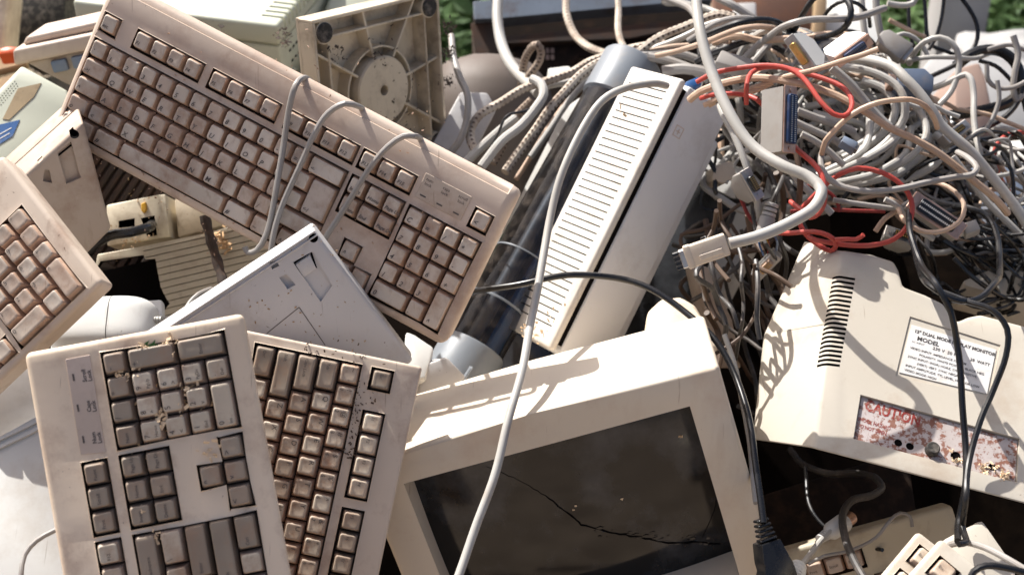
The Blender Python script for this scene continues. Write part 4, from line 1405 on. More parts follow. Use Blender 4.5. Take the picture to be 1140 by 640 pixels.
cprism('upper_flange', ((527, 6), (600, -2), (790, -14), (792, 4), (690, 12), (560, 24), (528, 26)), -.02, .012, 'blue_steel')
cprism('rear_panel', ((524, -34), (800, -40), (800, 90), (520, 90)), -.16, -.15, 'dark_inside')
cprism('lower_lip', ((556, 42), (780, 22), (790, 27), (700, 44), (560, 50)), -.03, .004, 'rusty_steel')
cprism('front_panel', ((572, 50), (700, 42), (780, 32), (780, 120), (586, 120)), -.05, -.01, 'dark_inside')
cprism('side_panel', ((524, 26), (556, 24), (562, 60), (530, 60)), -.1, 0, 'rusty_steel')
bm = BM()
for c in range(2):
    for r_ in range(2):
        x, y = LC(609.5 + c * 5.5, 57 + r_ * 7.5, -.01)
        box(bm, x - .0025, x + .0025, y - .0038, y + .0038, -.0099, -.0080)
obj('slot_marks', bm, 'pink_box', tc, OC_)

PDM = pose(543, 118, 1.90, 0, (.1, .35, .93))
bm = BM(); lathe(bm, [(.092, -.16), (.094, -.04), (.090, .0), (.078, .035), (.056, .058), (.02, .068), (0, .069)], 48)
o = obj('monitor_cone', bm, 'brown_dome', None, PDM.M @ RX(-62)); tag(o, 'dull brown rounded monitor rear behind the tan swivel base', 'monitor')
PWG = pose(520, 140, 1.68, 60, (.15, .15, .97), axis='Y')
bm = BM(); prism(bm, [PWG.l(*p) for p in ((480, 163), (513, 102), (543, 103), (553, 122), (520, 185), (478, 190))], -.05, 0, .003, 2)
o = obj('grey_wedge', bm, 'grey_panel', None, PWG.M); tag(o, 'light grey plastic wedge standing right of the tan swivel base', 'plastic case')
PWG2 = pose(632, 83, 1.80, 5, (.1, .6, .8))
bm = BM(); prism(bm, [PWG2.l(*p) for p in ((610, 76), (633, 73), (640, 79), (612, 86))], -.02, 0, .002, 2)
o = obj('white_connector', bm, 'white_plastic', None, PWG2.M); tag(o, 'small white plastic block above the braided cables', 'plug')

# ------------------------------------------------------------------ background pieces at the right
def simple(name, label, cat, ps, px, thick, mt, bev=.004):
    bm = BM(); prism(bm, [ps.l(*p) for p in px], -thick, 0, bev, 2)
    o = obj(name, bm, mt, None, ps.M); tag(o, label, cat)
    return o


simple('dark_filler', 'near-black box filling the dark region at the top left corner', 'crate', pose(30, 20, 2.0, 3, (0, .1, 1)), ((8, -20), (75, -20), (70, 50), (6, 55)), .15, 'rubber')  # near-black box put in to keep this corner dark
simple('rust_sheet', 'rust brown metal sheet behind the cables at the top', 'metal sheet', pose(860, 10, 2.35, 0, (0, .2, 1)), ((795, -30), (905, -30), (905, 60), (795, 60)), .03, 'rust_sheet')
simple('grey_box', 'small bluish grey box in front of the rust brown sheet', 'plastic case', pose(833, 15, 2.25, 0, (0, .3, 1)), ((818, 3), (842, 2), (843, 40), (820, 40)), .06, 'grey_panel')
simple('wooden_post', 'pale orange wooden board standing behind the black cable loop', 'board', pose(915, 30, 2.3, 0, (0, .2, 1)), ((910, -20), (922, -20), (919, 60), (903, 60)), .02, 'tan_cardboard')
simple('white_box', 'sunlit white box behind the black cable loop at the top', 'box', pose(935, 30, 2.32, 0, (-.1, .5, .9)), ((918, -20), (975, -20), (985, 80), (915, 80)), .12, 'white_plastic')
simple('pink_box', 'faded pinkish box among cables at the right', 'box', pose(1080, 105, 1.98, -2, (.1, .3, .95)), ((1064, 76), (1092, 68), (1096, 84), (1112, 150), (1062, 150)), .12, 'pink_box', .006)
simple('grey_case', 'pale grey curved case behind the pinkish box at the right edge', 'plastic case', pose(1110, 100, 2.15, 0, (.0, .45, .9)), ((1040, 58), (1100, 62), (1160, 70), (1170, 170), (1010, 170), (1015, 90)), .14, 'post_grey', .012)
simple('blue_crate', 'dusty blue crate below the red cable at the right edge', 'crate', pose(1120, 200, 1.80, -3, (.0, .2, .97)), ((1104, 165), (1180, 160), (1185, 275), (1108, 250)), .12, 'dusty_blue')
simple('white_strip', 'long white strip lying under the red cable at the right edge', 'plastic strip', pose(1120, 163, 1.74, 0, (.0, .7, .7)), ((1104, 158), (1170, 153), (1175, 172), (1112, 172)), .02, 'white_plastic', .002)
simple('cream_shell', 'sunlit cream plastic shell behind the black cable by the lettered monitor', 'plastic case', pose(1110, 318, 1.50, -15, (.0, .5, .86)), ((1072, 312), (1075, 318), (1180, 345), (1180, 300), (1100, 300)), .05, 'cream', .003)
simple('shade_panel', 'panel coloured near black for the deep shade below the lettered monitor shell', 'panel', pose(920, 585, 1.55, 5, (.0, .35, .94)), ((820, 560), (1010, 500), (1040, 700), (820, 720)), .03, 'dark_inside', .003)  # near-black sheet, the hollow's deep shade put into its colour
P_E3 = pose(1094, 578, 1.24, -50, (.05, .50, .86))
simple('cream_case', 'plain sunlit cream case corner behind the red stained keyboard', 'plastic case', P_E3, ((1094, 577), (1128, 626), (1150, 700), (1020, 700), (1050, 600)), .03, 'cream', .004)
#@@CABLES
# ------------------------------------------------------------------ cables
random.seed(21)


def cable(label, mt, px, pts, d, name='cable', group=None, sides=10, ps=None, h=.012, wob=.0005, cap=True):
    P = []
    n = len(pts)
    for i, p in enumerate(pts):
        if len(p) > 2:
            dd = p[2]
        elif isinstance(d, (tuple, list)):
            f = i / (n - 1) * (len(d) - 1); k = min(int(f), len(d) - 2)
            dd = d[k] + (d[k + 1] - d[k]) * (f - k)
        else:
            dd = d
        if ps is not None and len(p) < 3:
            P.append(ps.w(p[0], p[1], h))
        else:
            P.append(W(p[0], p[1], dd))
    md = sum((CAM_M.inverted() @ q).z for q in P) / -n
    bm = BM()
    tube(bm, spline(P), px * .88 / F * md / 2, sides, cap=cap, wob=wob)
    o = obj(name, bm, mt)
    tag(o, label, 'cable', group)
    return o


def plug_frame(px, py, d, ang, n):
    return pose(px, py, d, ang, n).M


# thick grey cable and its plug
c = cable('thick pale grey cable arching down to a flat black ended plug', 'cable_white', 14.5,
          [(772, -40, 1.42), (775, 0, 1.40), (780, 35, 1.38), (792, 80, 1.36), (811, 124, 1.34), (838, 162, 1.32), (872, 186, 1.30), (901, 198, 1.29), (915, 211, 1.28), (907, 231, 1.27), (882, 247, 1.265), (848, 261, 1.26), (812, 271, 1.26)], 1.3, sides=16)
M = plug_frame(784, 281, 1.26, 19, (-.12, -.15, .98)) @ Matrix.Scale(.9, 4)
p = obj('plug', (lambda bm: (box(bm, -.017, .024, -.011, .011, -.014, 0, .002, 2), bm)[1])(BM()), 'beige_hood', c, M)
obj('plug_lip', (lambda bm: (box(bm, -.019, -.012, -.0115, .0115, -.0145, .0006, .0012, 2), box(bm, -.006, .018, -.007, -.001, -.001, .0014, .0006, 1), bm)[2])(BM()), 'beige_hood', p)
obj('metal_end', (lambda bm: (box(bm, -.0245, -.018, -.0095, .0095, -.0125, -.0015, .001, 1), bm)[1])(BM()), 'steel', p)
obj('contact_block', (lambda bm: ([box(bm, -.0305, -.024, -.009 + k * .0047, -.009 + k * .0047 + .0036, -.012, -.002, .0005, 1) for k in range(4)], bm)[1])(BM()), 'cable_black', p)

cable('thin pale grey cable trailing down over the slatted unit and the cracked screen', 'cable_white', 10.5,
      [(742, 96, 1.46), (722, 93, 1.42), (697, 98, 1.40), (672, 112, 1.39), (647, 145, 1.38), (627, 190, 1.37), (613, 240, 1.36), (604, 290, 1.34), (594, 345, 1.31), (581, 410, 1.265), (566, 470, 1.235), (548, 535, 1.215), (527, 595, 1.20), (505, 655, 1.18)], 1.3, sides=12)
c = cable('black power lead crossing the slatted unit and hanging to a black plug', 'cable_black', 8.5,
          [(520, 328, 1.42), (537, 323, 1.39), (580, 316, 1.37), (640, 306, 1.37), (690, 310, 1.37), (728, 324, 1.36), (762, 346, 1.345), (795, 378, 1.32), (818, 415, 1.30), (832, 460, 1.27), (842, 520, 1.24), (850, 582, 1.22)], 1.3, sides=12)
M = plug_frame(860, 610, 1.22, -73, (.25, .1, .96))
bm = BM()
for k in range(5):
    box(bm, -.026 + k * .0042, -.0235 + k * .0042, -.0058 - k * .0006, .0058 + k * .0006, -.011, -.001, .0008, 1)
p = obj('strain_relief', bm, 'cable_black', c, M)
bm = BM(); prism(bm, [(-.006, -.009), (.010, -.0125), (.018, -.0125), (.020, -.0145), (.06, -.0150), (.06, .0150), (.020, .0145), (.018, .0125), (.010, .0125), (-.006, .009)], -.018, .002, .002, 2)
obj('plug', bm, 'cable_black', c, M)

cable('fat black cable ending in a square opening of the beige socket box', 'cable_black', 13, [(92, 290, 1.47), (104, 274, 1.46), (122, 263, 1.46), (145, 259, 1.465), (162, 254, 1.475), (170, 250, 1.53)], 1.46)
# three cords over the long keyboard
cable('pale grey cord draped over the top edge of the long keyboard', 'cable_grey', 7.6,
      [(272, 275), (276, 282), (286, 279), (296, 262), (305, 225), (313, 178), (321, 128), (329, 96), (338, 87, 1.335), (348, 93, 1.365), (355, 103, 1.41), (360, 120, 1.5)], 1.36, ps=PA, h=.011)
cable('grey cord curving over the function keys of the long keyboard', 'cable_grey', 7.6,
      [(300, 285), (306, 256), (318, 220), (334, 183), (349, 152), (366, 126), (384, 115), (399, 118, 1.315), (407, 128, 1.37), (412, 140, 1.45)], 1.36, ps=PA, h=.0125)
cable('grey cord running from the top edge of the long keyboard past its arrow keys', 'cable_grey', 7.6,
      [(352, 285), (363, 264), (378, 240), (396, 212), (414, 184), (432, 163), (449, 152), (461, 152, 1.295), (470, 160, 1.35), (474, 175, 1.45)], 1.36, ps=PA, h=.0125)

# black and grey leads over the lettered shell
cable('glossy black lead falling straight across the rating label', 'cable_black', 8.5,
      [(1012, 235, 1.36), (1014, 262, 1.33), (1024, 292, 1.305), (1043, 318, 1.245), (1058, 344, 1.24), (1066, 390, 1.245), (1071, 440, 1.24), (1075, 490, 1.235), (1074, 540, 1.22), (1068, 580, 1.22), (1066, 603, 1.18)], 1.33)
cable('black lead looping above the rating label and curving back down', 'cable_black', 8,
      [(1016, 262, 1.37), (1022, 295, 1.33), (1038, 320, 1.25), (1062, 333, 1.24), (1088, 333, 1.25), (1106, 318, 1.27), (1113, 290, 1.36), (1110, 262, 1.39), (1098, 240, 1.41), (1078, 232, 1.42), (1062, 230, 1.44)], 1.35)
cable('black lead bowing right of the rating label down to the bottom corner', 'cable_black', 8,
      [(1050, 326, 1.27), (1080, 336, 1.24), (1105, 345, 1.23), (1121, 366, 1.225), (1120, 396, 1.225), (1107, 432, 1.225), (1091, 468, 1.22), (1080, 510, 1.21), (1075, 555, 1.185), (1071, 585, 1.2), (1076, 604, 1.175), (1068, 606, 1.17)], 1.3)
cable('grey lead leaving the bottom right corner below the black leads', 'cable_grey', 8.5,
      [(1058, 606, 1.21), (1075, 604, 1.19), (1098, 610, 1.17), (1122, 622, 1.15), (1160, 645, 1.13)], 1.18)
cable('black lead curling at the very bottom right corner', 'cable_black', 9, [(1076, 655, 1.12), (1084, 636, 1.12), (1098, 629, 1.12), (1120, 631, 1.12), (1160, 642, 1.12)], 1.12)
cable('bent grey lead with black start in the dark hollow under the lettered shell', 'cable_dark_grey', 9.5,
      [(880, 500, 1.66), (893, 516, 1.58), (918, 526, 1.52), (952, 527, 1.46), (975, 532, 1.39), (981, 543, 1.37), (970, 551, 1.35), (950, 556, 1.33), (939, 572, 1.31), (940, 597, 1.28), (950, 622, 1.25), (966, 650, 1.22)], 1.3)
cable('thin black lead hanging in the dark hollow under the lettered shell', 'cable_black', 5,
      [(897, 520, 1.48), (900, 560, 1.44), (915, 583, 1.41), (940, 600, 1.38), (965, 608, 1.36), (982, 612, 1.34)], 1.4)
cable('thin grey wire wandering over the shaded keyboard at the bottom right', 'cable_grey', 4.5,
      [(900, 628, 1.30), (918, 619, 1.30), (945, 613, 1.30), (975, 598, 1.30), (990, 580, 1.30), (1002, 571, 1.31), (1013, 574, 1.31), (1016, 586, 1.31)], 1.3)
c = cable('white cord with a round metal tipped plug in the dark hollow', 'cable_white', 7.5, [(925, 590, 1.30), (913, 601, 1.29), (902, 616, 1.27), (893, 630, 1.25), (886, 655, 1.22)], 1.27)
M = axis_M(W(921, 594, 1.30), W(958, 569, 1.33))
bm = BM(); lathe(bm, [(.0045, -.002), (.006, .002), (.0085, .006), (.009, .024), (.0085, .026), (.0, .026)], 20)
p = obj('plug', bm, 'white_plastic', c, M)
bm = BM(); lathe(bm, [(.0062, .024), (.0062, .037), (.0055, .037), (.0055, .028), (0, .028)], 20); obj('metal_end', bm, 'copper_steel', p)
bm = BM()
for k in range(4):
    lathe(bm, [(.0052 - .0003 * k, -.003 - k * .003), (.0052 - .0003 * k, -.0012 - k * .003)], 14)
obj('strain_relief', bm, 'white_plastic', p)
M = axis_M(W(882, 648, 1.24), W(893, 618, 1.26))
t = thing('ribbed_plug', 'white ribbed plug end at the bottom edge beside the black power plug', 'plug', M)
bm = BM()
for k in range(5):
    lathe(bm, [(.0105 - k * .0009, k * .0042), (.0112 - k * .0009, k * .0042 + .001), (.0112 - k * .0009, k * .0042 + .0022), (.0100 - k * .0009, k * .0042 + .0034)], 20)
obj('strain_relief', bm, 'white_plastic', t)
bm = BM(); lathe(bm, [(.0125, -.025), (.0125, -.004), (.0105, 0), (.006, .021), (0, .021)], 20); obj('shell', bm, 'white_plastic', t)
cable('grey cord at the lower left corner in front of the white case', 'cable_grey', 6.5, [(78, 584, 1.14), (60, 590, 1.14), (40, 601, 1.135), (27, 617, 1.13), (24, 640, 1.12), (26, 670, 1.12)], 1.13)
cable('pale cord looping up between the mouse and the light grey upturned keyboard', 'cable_grey', 8, [(204, 366, 1.30), (206, 350, 1.31), (212, 338, 1.32), (222, 328, 1.325), (236, 322, 1.34)], 1.3)
cable('pale grey cord hanging beside the cracked monitor right edge', 'cable_grey', 7, [(806, 372, 1.33), (818, 405, 1.325), (826, 445, 1.32), (834, 490, 1.30), (838, 530, 1.28), (842, 560, 1.26)], 1.3)

# red cables
cable('red cable looped above the blue contact connector', 'cable_red', 6.5, [(776, 92, 1.42), (795, 82, 1.41), (827, 75, 1.40), (854, 73, 1.39), (878, 77, 1.38), (893, 86, 1.37), (903, 98, 1.36), (914, 114, 1.35), (927, 127, 1.345), (939, 130, 1.345), (947, 123, 1.35), (947, 109, 1.36), (936, 96, 1.37), (918, 88, 1.38), (897, 82, 1.39), (868, 75, 1.40), (850, 75, 1.40), (837, 81, 1.39), (832, 94, 1.38), (831, 116, 1.39)], 1.38)
cable('short red cable passing behind the thick grey cable', 'cable_red', 6, [(780, 110, 1.43), (795, 105, 1.41), (815, 104, 1.40), (829, 106, 1.40), (842, 111, 1.39), (851, 121, 1.40), (858, 136, 1.42)], 1.4)
cable('red cable hanging in a hook below the blue contact connector', 'cable_red', 7, [(882, 160, 1.37), (890, 169, 1.36), (904, 181, 1.35), (914, 194, 1.34), (918, 210, 1.335), (917, 227, 1.335), (911, 238, 1.34), (902, 242, 1.345), (893, 234, 1.36), (880, 225, 1.38)], 1.35)
cable('long red cable forming the big loop above the lettered monitor shell', 'cable_red', 6.5, [(856, 259, 1.40), (880, 260, 1.38), (898, 258, 1.37), (914, 259, 1.36), (927, 265, 1.355), (931, 273, 1.36), (925, 279, 1.37), (912, 273, 1.375), (897, 260, 1.38), (890, 246, 1.385), (893, 232, 1.385), (905, 219, 1.38), (920, 204, 1.37), (937, 193, 1.36), (955, 188, 1.355), (972, 190, 1.355), (991, 197, 1.355), (1006, 208, 1.355), (1015, 222, 1.355), (1016, 238, 1.355), (1009, 254, 1.355), (995, 266, 1.355), (974, 272, 1.355), (950, 273, 1.355), (928, 271, 1.36), (909, 268, 1.365), (899, 264, 1.37)], 1.36)
cable('short red cut cable end lying above the vented corner of the lettered shell', 'cable_red', 6, [(930, 267, 1.35), (944, 266, 1.345), (953, 266, 1.345), (961, 261, 1.34)], 1.35)
cable('red cable arching at the right edge above the blue crate', 'cable_red', 6.5, [(1170, 149, 1.62), (1140, 148, 1.60), (1122, 150, 1.59), (1110, 160, 1.585), (1106, 177, 1.585), (1112, 194, 1.59), (1123, 212, 1.62)], 1.6)
for i, (lb, pts) in enumerate((('dark red wire running level behind the red hook', [(880, 236), (910, 233), (945, 234), (985, 236)]), ('dark red wire curling behind the bent of the thick grey cable', [(893, 208), (905, 207), (920, 212), (931, 222), (935, 236)]), ('dark red wire in the shade left of the small metal plug', [(820, 210), (828, 228), (836, 244), (846, 252), (860, 258)]))):
    cable(lb, 'cable_darkred', 5, pts, 1.43)

# tan cables
cable('long tan cable running diagonally from the slatted unit to the right edge', 'cable_tan', 9.5, [(768, 112, 1.45), (779, 103, 1.44), (806, 92, 1.43), (838, 87, 1.415), (871, 90, 1.40), (906, 97, 1.39), (932, 107, 1.385), (946, 115, 1.38), (970, 129, 1.38), (991, 142, 1.38), (1012, 152, 1.38), (1035, 165, 1.38), (1060, 182, 1.385), (1086, 202, 1.39), (1106, 220, 1.40), (1122, 238, 1.42)], 1.4, sides=8)
cable('thin tan cable slanting up to the navy faced connector', 'cable_tan', 7, [(784, 118, 1.44), (806, 108, 1.43), (838, 98, 1.42), (871, 87, 1.40), (902, 79, 1.38), (935, 69, 1.36), (960, 62, 1.355), (978, 55, 1.35)], 1.4)
cable('peeling tan cable curled over the white cable coil', 'cable_tan', 7, [(914, 172, 1.37), (918, 157, 1.36), (928, 146, 1.355), (942, 133, 1.35), (959, 122, 1.345), (976, 115, 1.34), (998, 111, 1.34), (1015, 111, 1.34), (1029, 118, 1.345), (1038, 130, 1.355), (1043, 142, 1.37)], 1.35, wob=.0007)
cable('brown grey cable bowing under the white cable coil', 'cable_grey', 8, [(930, 145, 1.39), (919, 160, 1.38), (914, 178, 1.37), (920, 196, 1.36), (934, 206, 1.355), (955, 212, 1.35), (980, 213, 1.35), (1005, 210, 1.35), (1032, 203, 1.35), (1062, 197, 1.35), (1083, 194, 1.35), (1088, 187, 1.355), (1080, 178, 1.37), (1066, 170, 1.40)], 1.36)
cable('thin tan wire looping round the black edge connector', 'cable_tan', 6, [(1000, 232, 1.37), (1008, 246, 1.355), (1022, 256, 1.345), (1042, 259, 1.34), (1060, 253, 1.34), (1072, 241, 1.34), (1073, 226, 1.345), (1063, 213, 1.355), (1047, 205, 1.365), (1030, 203, 1.38)], 1.35)
cable('short brown cable hanging straight below the blue contact connector', 'cable_brown', 8, [(886, 166, 1.39), (890, 185, 1.385), (891, 205, 1.385), (889, 226, 1.40)], 1.39)
cable('thin beige cable crossing behind the blue contact connector', 'cable_tan', 6.5, [(860, 92, 1.415), (835, 103, 1.42), (812, 108, 1.43), (790, 118, 1.45)], 1.42)
cable('pale cable dropping between slatted unit and small metal plug', 'cable_white', 9, [(800, 112, 1.44), (806, 128, 1.42), (817, 150, 1.41), (829, 180, 1.40), (839, 210, 1.40), (845, 235, 1.41), (848, 262, 1.44)], 1.41)

# white loops right
cable('white cable loop standing up before the pinkish box', 'cable_white', 7.5, [(1012, 72, 1.62), (1018, 58, 1.60), (1030, 46, 1.585), (1046, 42, 1.58), (1060, 49, 1.575), (1067, 65, 1.575), (1066, 84, 1.575), (1059, 103, 1.575), (1047, 116, 1.575), (1034, 127, 1.58), (1018, 140, 1.60)], 1.6)
cable('thin white cable reaching level into the white loop', 'cable_white', 6, [(990, 70, 1.62), (1010, 68, 1.61), (1036, 64, 1.60), (1062, 64, 1.60), (1080, 66, 1.62), (1102, 60, 1.68)], 1.6)
cable('white cable hooked downward in front of the pinkish box', 'cable_white', 8, [(1036, 100, 1.60), (1050, 94, 1.585), (1064, 87, 1.575), (1075, 83, 1.57), (1081, 88, 1.565), (1084, 105, 1.56), (1084, 126, 1.55), (1086, 148, 1.54), (1090, 168, 1.53), (1095, 190, 1.53)], 1.56)
cable('straight thick pale cable running down to the right edge', 'cable_white', 13, [(950, 66, 1.50), (966, 66, 1.475), (982, 70, 1.46), (997, 77, 1.45), (1008, 88, 1.44), (1021, 101, 1.435), (1035, 119, 1.43), (1048, 140, 1.43), (1062, 153, 1.43), (1080, 168, 1.43), (1098, 188, 1.43), (1115, 210, 1.43), (1132, 234, 1.43), (1155, 268, 1.43)], 1.44, sides=14)
coil = [
    [(905, 72), (935, 74), (959, 77), (980, 84), (996, 94), (1005, 106), (1008, 119), (1007, 131), (998, 146), (987, 158), (966, 174), (938, 186)],
    [(968, 128), (967, 150), (961, 167), (943, 181), (930, 187), (910, 196)],
    [(1004, 140), (1000, 150), (985, 165), (963, 178), (941, 187), (920, 195)],
    [(1014, 142), (1011, 161), (1007, 172), (994, 183), (974, 194), (952, 199), (930, 203)],
    [(1034, 150), (1030, 170), (1016, 181), (998, 194), (972, 202), (946, 207), (922, 206)],
    [(1018, 118), (1028, 132), (1031, 148), (1024, 164), (1010, 178), (985, 190), (958, 199)],
    [(1042, 150), (1050, 158), (1050, 170), (1042, 182), (1026, 192), (1000, 202)],
    [(960, 90), (985, 100), (996, 116), (994, 134), (982, 150), (962, 165), (938, 176)],
    [(948, 100), (972, 110), (980, 124), (976, 142), (962, 158), (940, 170), (918, 178)],
]
for i, pts in enumerate(coil):
    d0 = (1.395, 1.40, 1.385, 1.41, 1.425, 1.41, 1.42, 1.43, 1.45)[i] + .09
    cable('one of the nested pale grey curves of the coiled cable at the right', 'cable_white' if i not in (5, 7) else 'cable_white', (10, 10, 9, 9, 10, 9, 10, 10, 9)[i], pts, (d0 + .03, d0, d0 + .01), group='nested curves of the coiled pale cable')

# top area
cable('grey cable rising in an arch under the black loop', 'cable_grey', 9, [(815, 82, 1.56), (828, 66, 1.55), (845, 50, 1.54), (858, 40, 1.53), (870, 31, 1.52), (886, 25, 1.51), (905, 22, 1.51), (930, 22, 1.51), (955, 19, 1.53), (985, 10, 1.56)], 1.53)
cable('black cable ring standing up before the white box', 'cable_black', 8, [(880, 42, 1.60), (888, 26, 1.57), (897, 11, 1.55), (910, -4, 1.54), (930, -8, 1.53), (943, 0, 1.52), (948, 12, 1.51), (945, 25, 1.51), (936, 34, 1.52), (920, 40, 1.53), (908, 43, 1.55)], 1.54)
cable('thin black cable arching from the black ring to the right', 'cable_black', 5, [(918, 18, 1.6), (926, 8, 1.59), (940, 1, 1.58), (955, 4, 1.58), (965, 14, 1.58), (968, 30, 1.6)], 1.59)
cable('black cable arching over the tan wire at the top', 'cable_black', 9, [(770, 48, 1.58), (786, 39, 1.56), (804, 32, 1.55), (824, 26, 1.54), (842, 23, 1.54), (859, 23, 1.55), (873, 29, 1.57), (884, 40, 1.6)], 1.55)
cable('black cable sagging under the tan wire at the top', 'cable_black', 9, [(775, 70, 1.58), (790, 61, 1.57), (808, 54, 1.56), (828, 47, 1.56), (848, 44, 1.56), (880, 43, 1.57), (905, 40, 1.6)], 1.56)
cable('tan wire arching between two black cables at the top', 'cable_tan', 7, [(730, 62, 1.58), (762, 55, 1.56), (787, 47, 1.545), (807, 38, 1.535), (824, 32, 1.53), (842, 30, 1.53), (858, 32, 1.54), (868, 36, 1.57)], 1.55)
cable('grey cable crossing just above the black arching cable', 'cable_grey', 8, [(766, 46, 1.6), (784, 34, 1.585), (798, 26, 1.575), (813, 22, 1.57), (828, 21, 1.57), (842, 23, 1.58), (856, 30, 1.6)], 1.58)
cable('grey cable coming down from the top edge right of the thick arching cable', 'cable_grey', 10, [(785, -14, 1.62), (800, -2, 1.61), (815, 6, 1.60), (828, 14, 1.60), (840, 22, 1.60), (860, 40, 1.63)], 1.6)
cable('grey cable dropping below the grey arch at the top', 'cable_grey', 9, [(862, 40, 1.62), (854, 52, 1.60), (846, 62, 1.59), (838, 72, 1.59), (828, 84, 1.60)], 1.6)
cable('pale cable rising at the top between the metal box and the braided cords', 'cable_white', 14, [(555, -30, 1.85), (555, -5, 1.84), (554, 22, 1.82), (557, 45, 1.80), (566, 67, 1.77), (582, 87, 1.73), (600, 104, 1.68)], 1.78, sides=14)
braid = [
    ('braid_light', 10, [(629, -20), (631, -2), (631, 17), (638, 37), (652, 51), (674, 59), (700, 63)], (1.92, 1.85, 1.75), 'pale braided cord curving down from the top edge in front of the steel chassis'),
    ('braid_light', 8.5, [(688, -15), (688, 10), (688, 28), (691, 45), (697, 58)], (1.92, 1.8), 'pale braided cord hanging straight from the top edge before the steel chassis'),
    ('braid_light', 11, [(530, 170), (525, 160), (524, 148), (534, 129), (556, 115), (582, 99), (612, 90), (635, 82), (657, 68), (680, 61), (714, 53), (740, 48)], (1.60, 1.62, 1.66, 1.7, 1.7), 'long braided cord arching from the grey wedge over to the tube collar'),
    ('braid_light', 11.5, [(562, 192), (572, 178), (593, 149), (612, 121), (627, 104), (646, 84), (669, 70), (695, 62), (716, 58)], (1.60, 1.63, 1.68), 'spotted braided cord running along the pale cable towards the tube collar'),
    ('braid_dark', 10.5, [(580, 100), (582, 84), (584, 67), (590, 55), (598, 50), (603, 60), (598, 74), (590, 84), (586, 96)], (1.75, 1.70, 1.72), 'dark spotted braided cord knotted in an upright loop'),
    ('braid_light', 11, [(700, 64), (712, 57), (731, 44), (759, 31), (785, 20), (803, 16), (818, 20)], (1.64, 1.62, 1.6), 'spotted braided cord rising right of the tube collar'),
    ('braid_dark', 11, [(548, 182), (560, 160), (566, 142), (578, 126), (592, 112)], (1.66, 1.68), 'dark braided cord between the two pale cables left of the tube'),
]
for mt, w_, pts, d, lb in braid:
    cable(lb, mt, w_, pts, d, name='braided_cord', wob=.0008)
cable('shiny pale grey cable running beside the braided cords', 'cable_white', 12, [(535, 186), (559, 157), (579, 141), (596, 121), (605, 106), (602, 94), (592, 88)], (1.57, 1.60, 1.63))
cable('pale blue grey cable below the arched braided cord', 'cable_white', 12, [(510, 190), (520, 180), (537, 163), (556, 146), (574, 132)], (1.58, 1.62))
cable('thin black and silver wire over the pale cables left of the tube', 'cable_black', 3.5, [(543, 172), (549, 160), (556, 146), (561, 133), (568, 127), (584, 124), (594, 120)], (1.58, 1.60))
cable('grey cable coming down between the tan swivel base and the grey wedge', 'cable_grey', 9, [(503, 40, 1.70), (505, 65, 1.67), (512, 87, 1.64), (521, 107, 1.62), (520, 132, 1.61), (511, 157, 1.60), (496, 176, 1.60)], 1.62)
for i, (mt, w_, pts, d, lb) in enumerate([
    ('cable_white', 9, [(706, 66), (725, 56), (747, 48), (770, 37), (781, 31), (810, 20)], (1.66, 1.64), 'pale cable fanning up right from behind the tube collar'),
    ('cable_tan', 8, [(704, 62), (725, 58), (747, 53), (781, 49), (806, 41), (830, 44)], (1.64, 1.62), 'tan cable fanning right from behind the tube collar'),
    ('cable_grey', 12, [(722, 64), (740, 67), (757, 72), (772, 78), (790, 90)], (1.60, 1.58), 'grey cable passing right behind the top of the slatted unit'),
    ('cable_grey', 14, [(738, 80), (760, 77), (784, 80), (806, 90)], (1.585, 1.565), 'thick grey cable just above the top end of the slatted unit'),
    ('cable_grey', 11, [(712, 62), (735, 60), (755, 60), (780, 68), (800, 74)], (1.63, 1.61), 'grey cable below the tan fanning cable'),
    ('cable_white', 9, [(770, -20), (740, 2), (756, 4), (785, 10), (800, 16)], (1.75, 1.7), 'pale cable at the top edge left of the thick arching cable'),
    ('cable_grey', 9, [(735, -4), (752, 2), (768, 10), (776, 20)], (1.74, 1.68), 'grey cable end at the top edge above the tube collar'),
    ('cable_white', 8, [(590, 175), (612, 145), (634, 112), (655, 90), (690, 72)], (1.66, 1.70), 'pale cable lying right of the spotted braided cord'),
    ('cable_tan', 7, [(575, 200), (592, 172), (612, 140), (632, 112)], (1.67, 1.70), 'thin tan wire half hidden by the spotted braided cord'),
    ('cable_white', 8, [(600, 100), (612, 96), (630, 92), (650, 86), (676, 70)], (1.70, 1.72), 'pale cable just under the arched braided cord'),
]):
    cable(lb, mt, w_, pts, d)
# thin black leads against the pale background at the upper right
for i, (w_, pts, d, lb) in enumerate([
    (5, [(1052, -20), (1050, 5), (1046, 28), (1040, 46), (1034, 56)], 1.72, 'thin black lead in front of the grey post'),
    (5.5, [(1064, -8), (1076, 6), (1086, 22), (1089, 36), (1086, 50), (1078, 60), (1068, 68)], 1.70, 'thin black lead bowing right of the grey post'),
    (5, [(1028, -10), (1030, 15), (1032, 38), (1036, 50), (1050, 56), (1066, 62)], 1.74, 'thin black lead left of the grey post'),
    (5, [(1012, -10), (1012, 20), (1014, 40), (1020, 60)], 1.76, 'thin black lead beside the pale cable at the top right'),
    (14, [(1064, 74), (1080, 62), (1098, 56), (1116, 58), (1130, 70), (1136, 88), (1134, 104), (1120, 116), (1098, 122), (1074, 126), (1050, 130)], 1.66, 'thick black hose ring round the pinkish box'),
    (5.5, [(1090, 68), (1108, 74), (1122, 86), (1136, 102), (1142, 124)], 1.64, 'thin black lead crossing inside the black hose ring'),
    (6, [(1036, 86), (1048, 80), (1060, 74), (1072, 66)], 1.62, 'short black lead beside the navy plug'),
    (7, [(1140, 90), (1134, 112), (1120, 130), (1100, 142), (1080, 150), (1062, 156)], 1.60, 'black lead sagging below the pinkish box'),
]):
    cable(lb, 'cable_black', w_, pts, d)
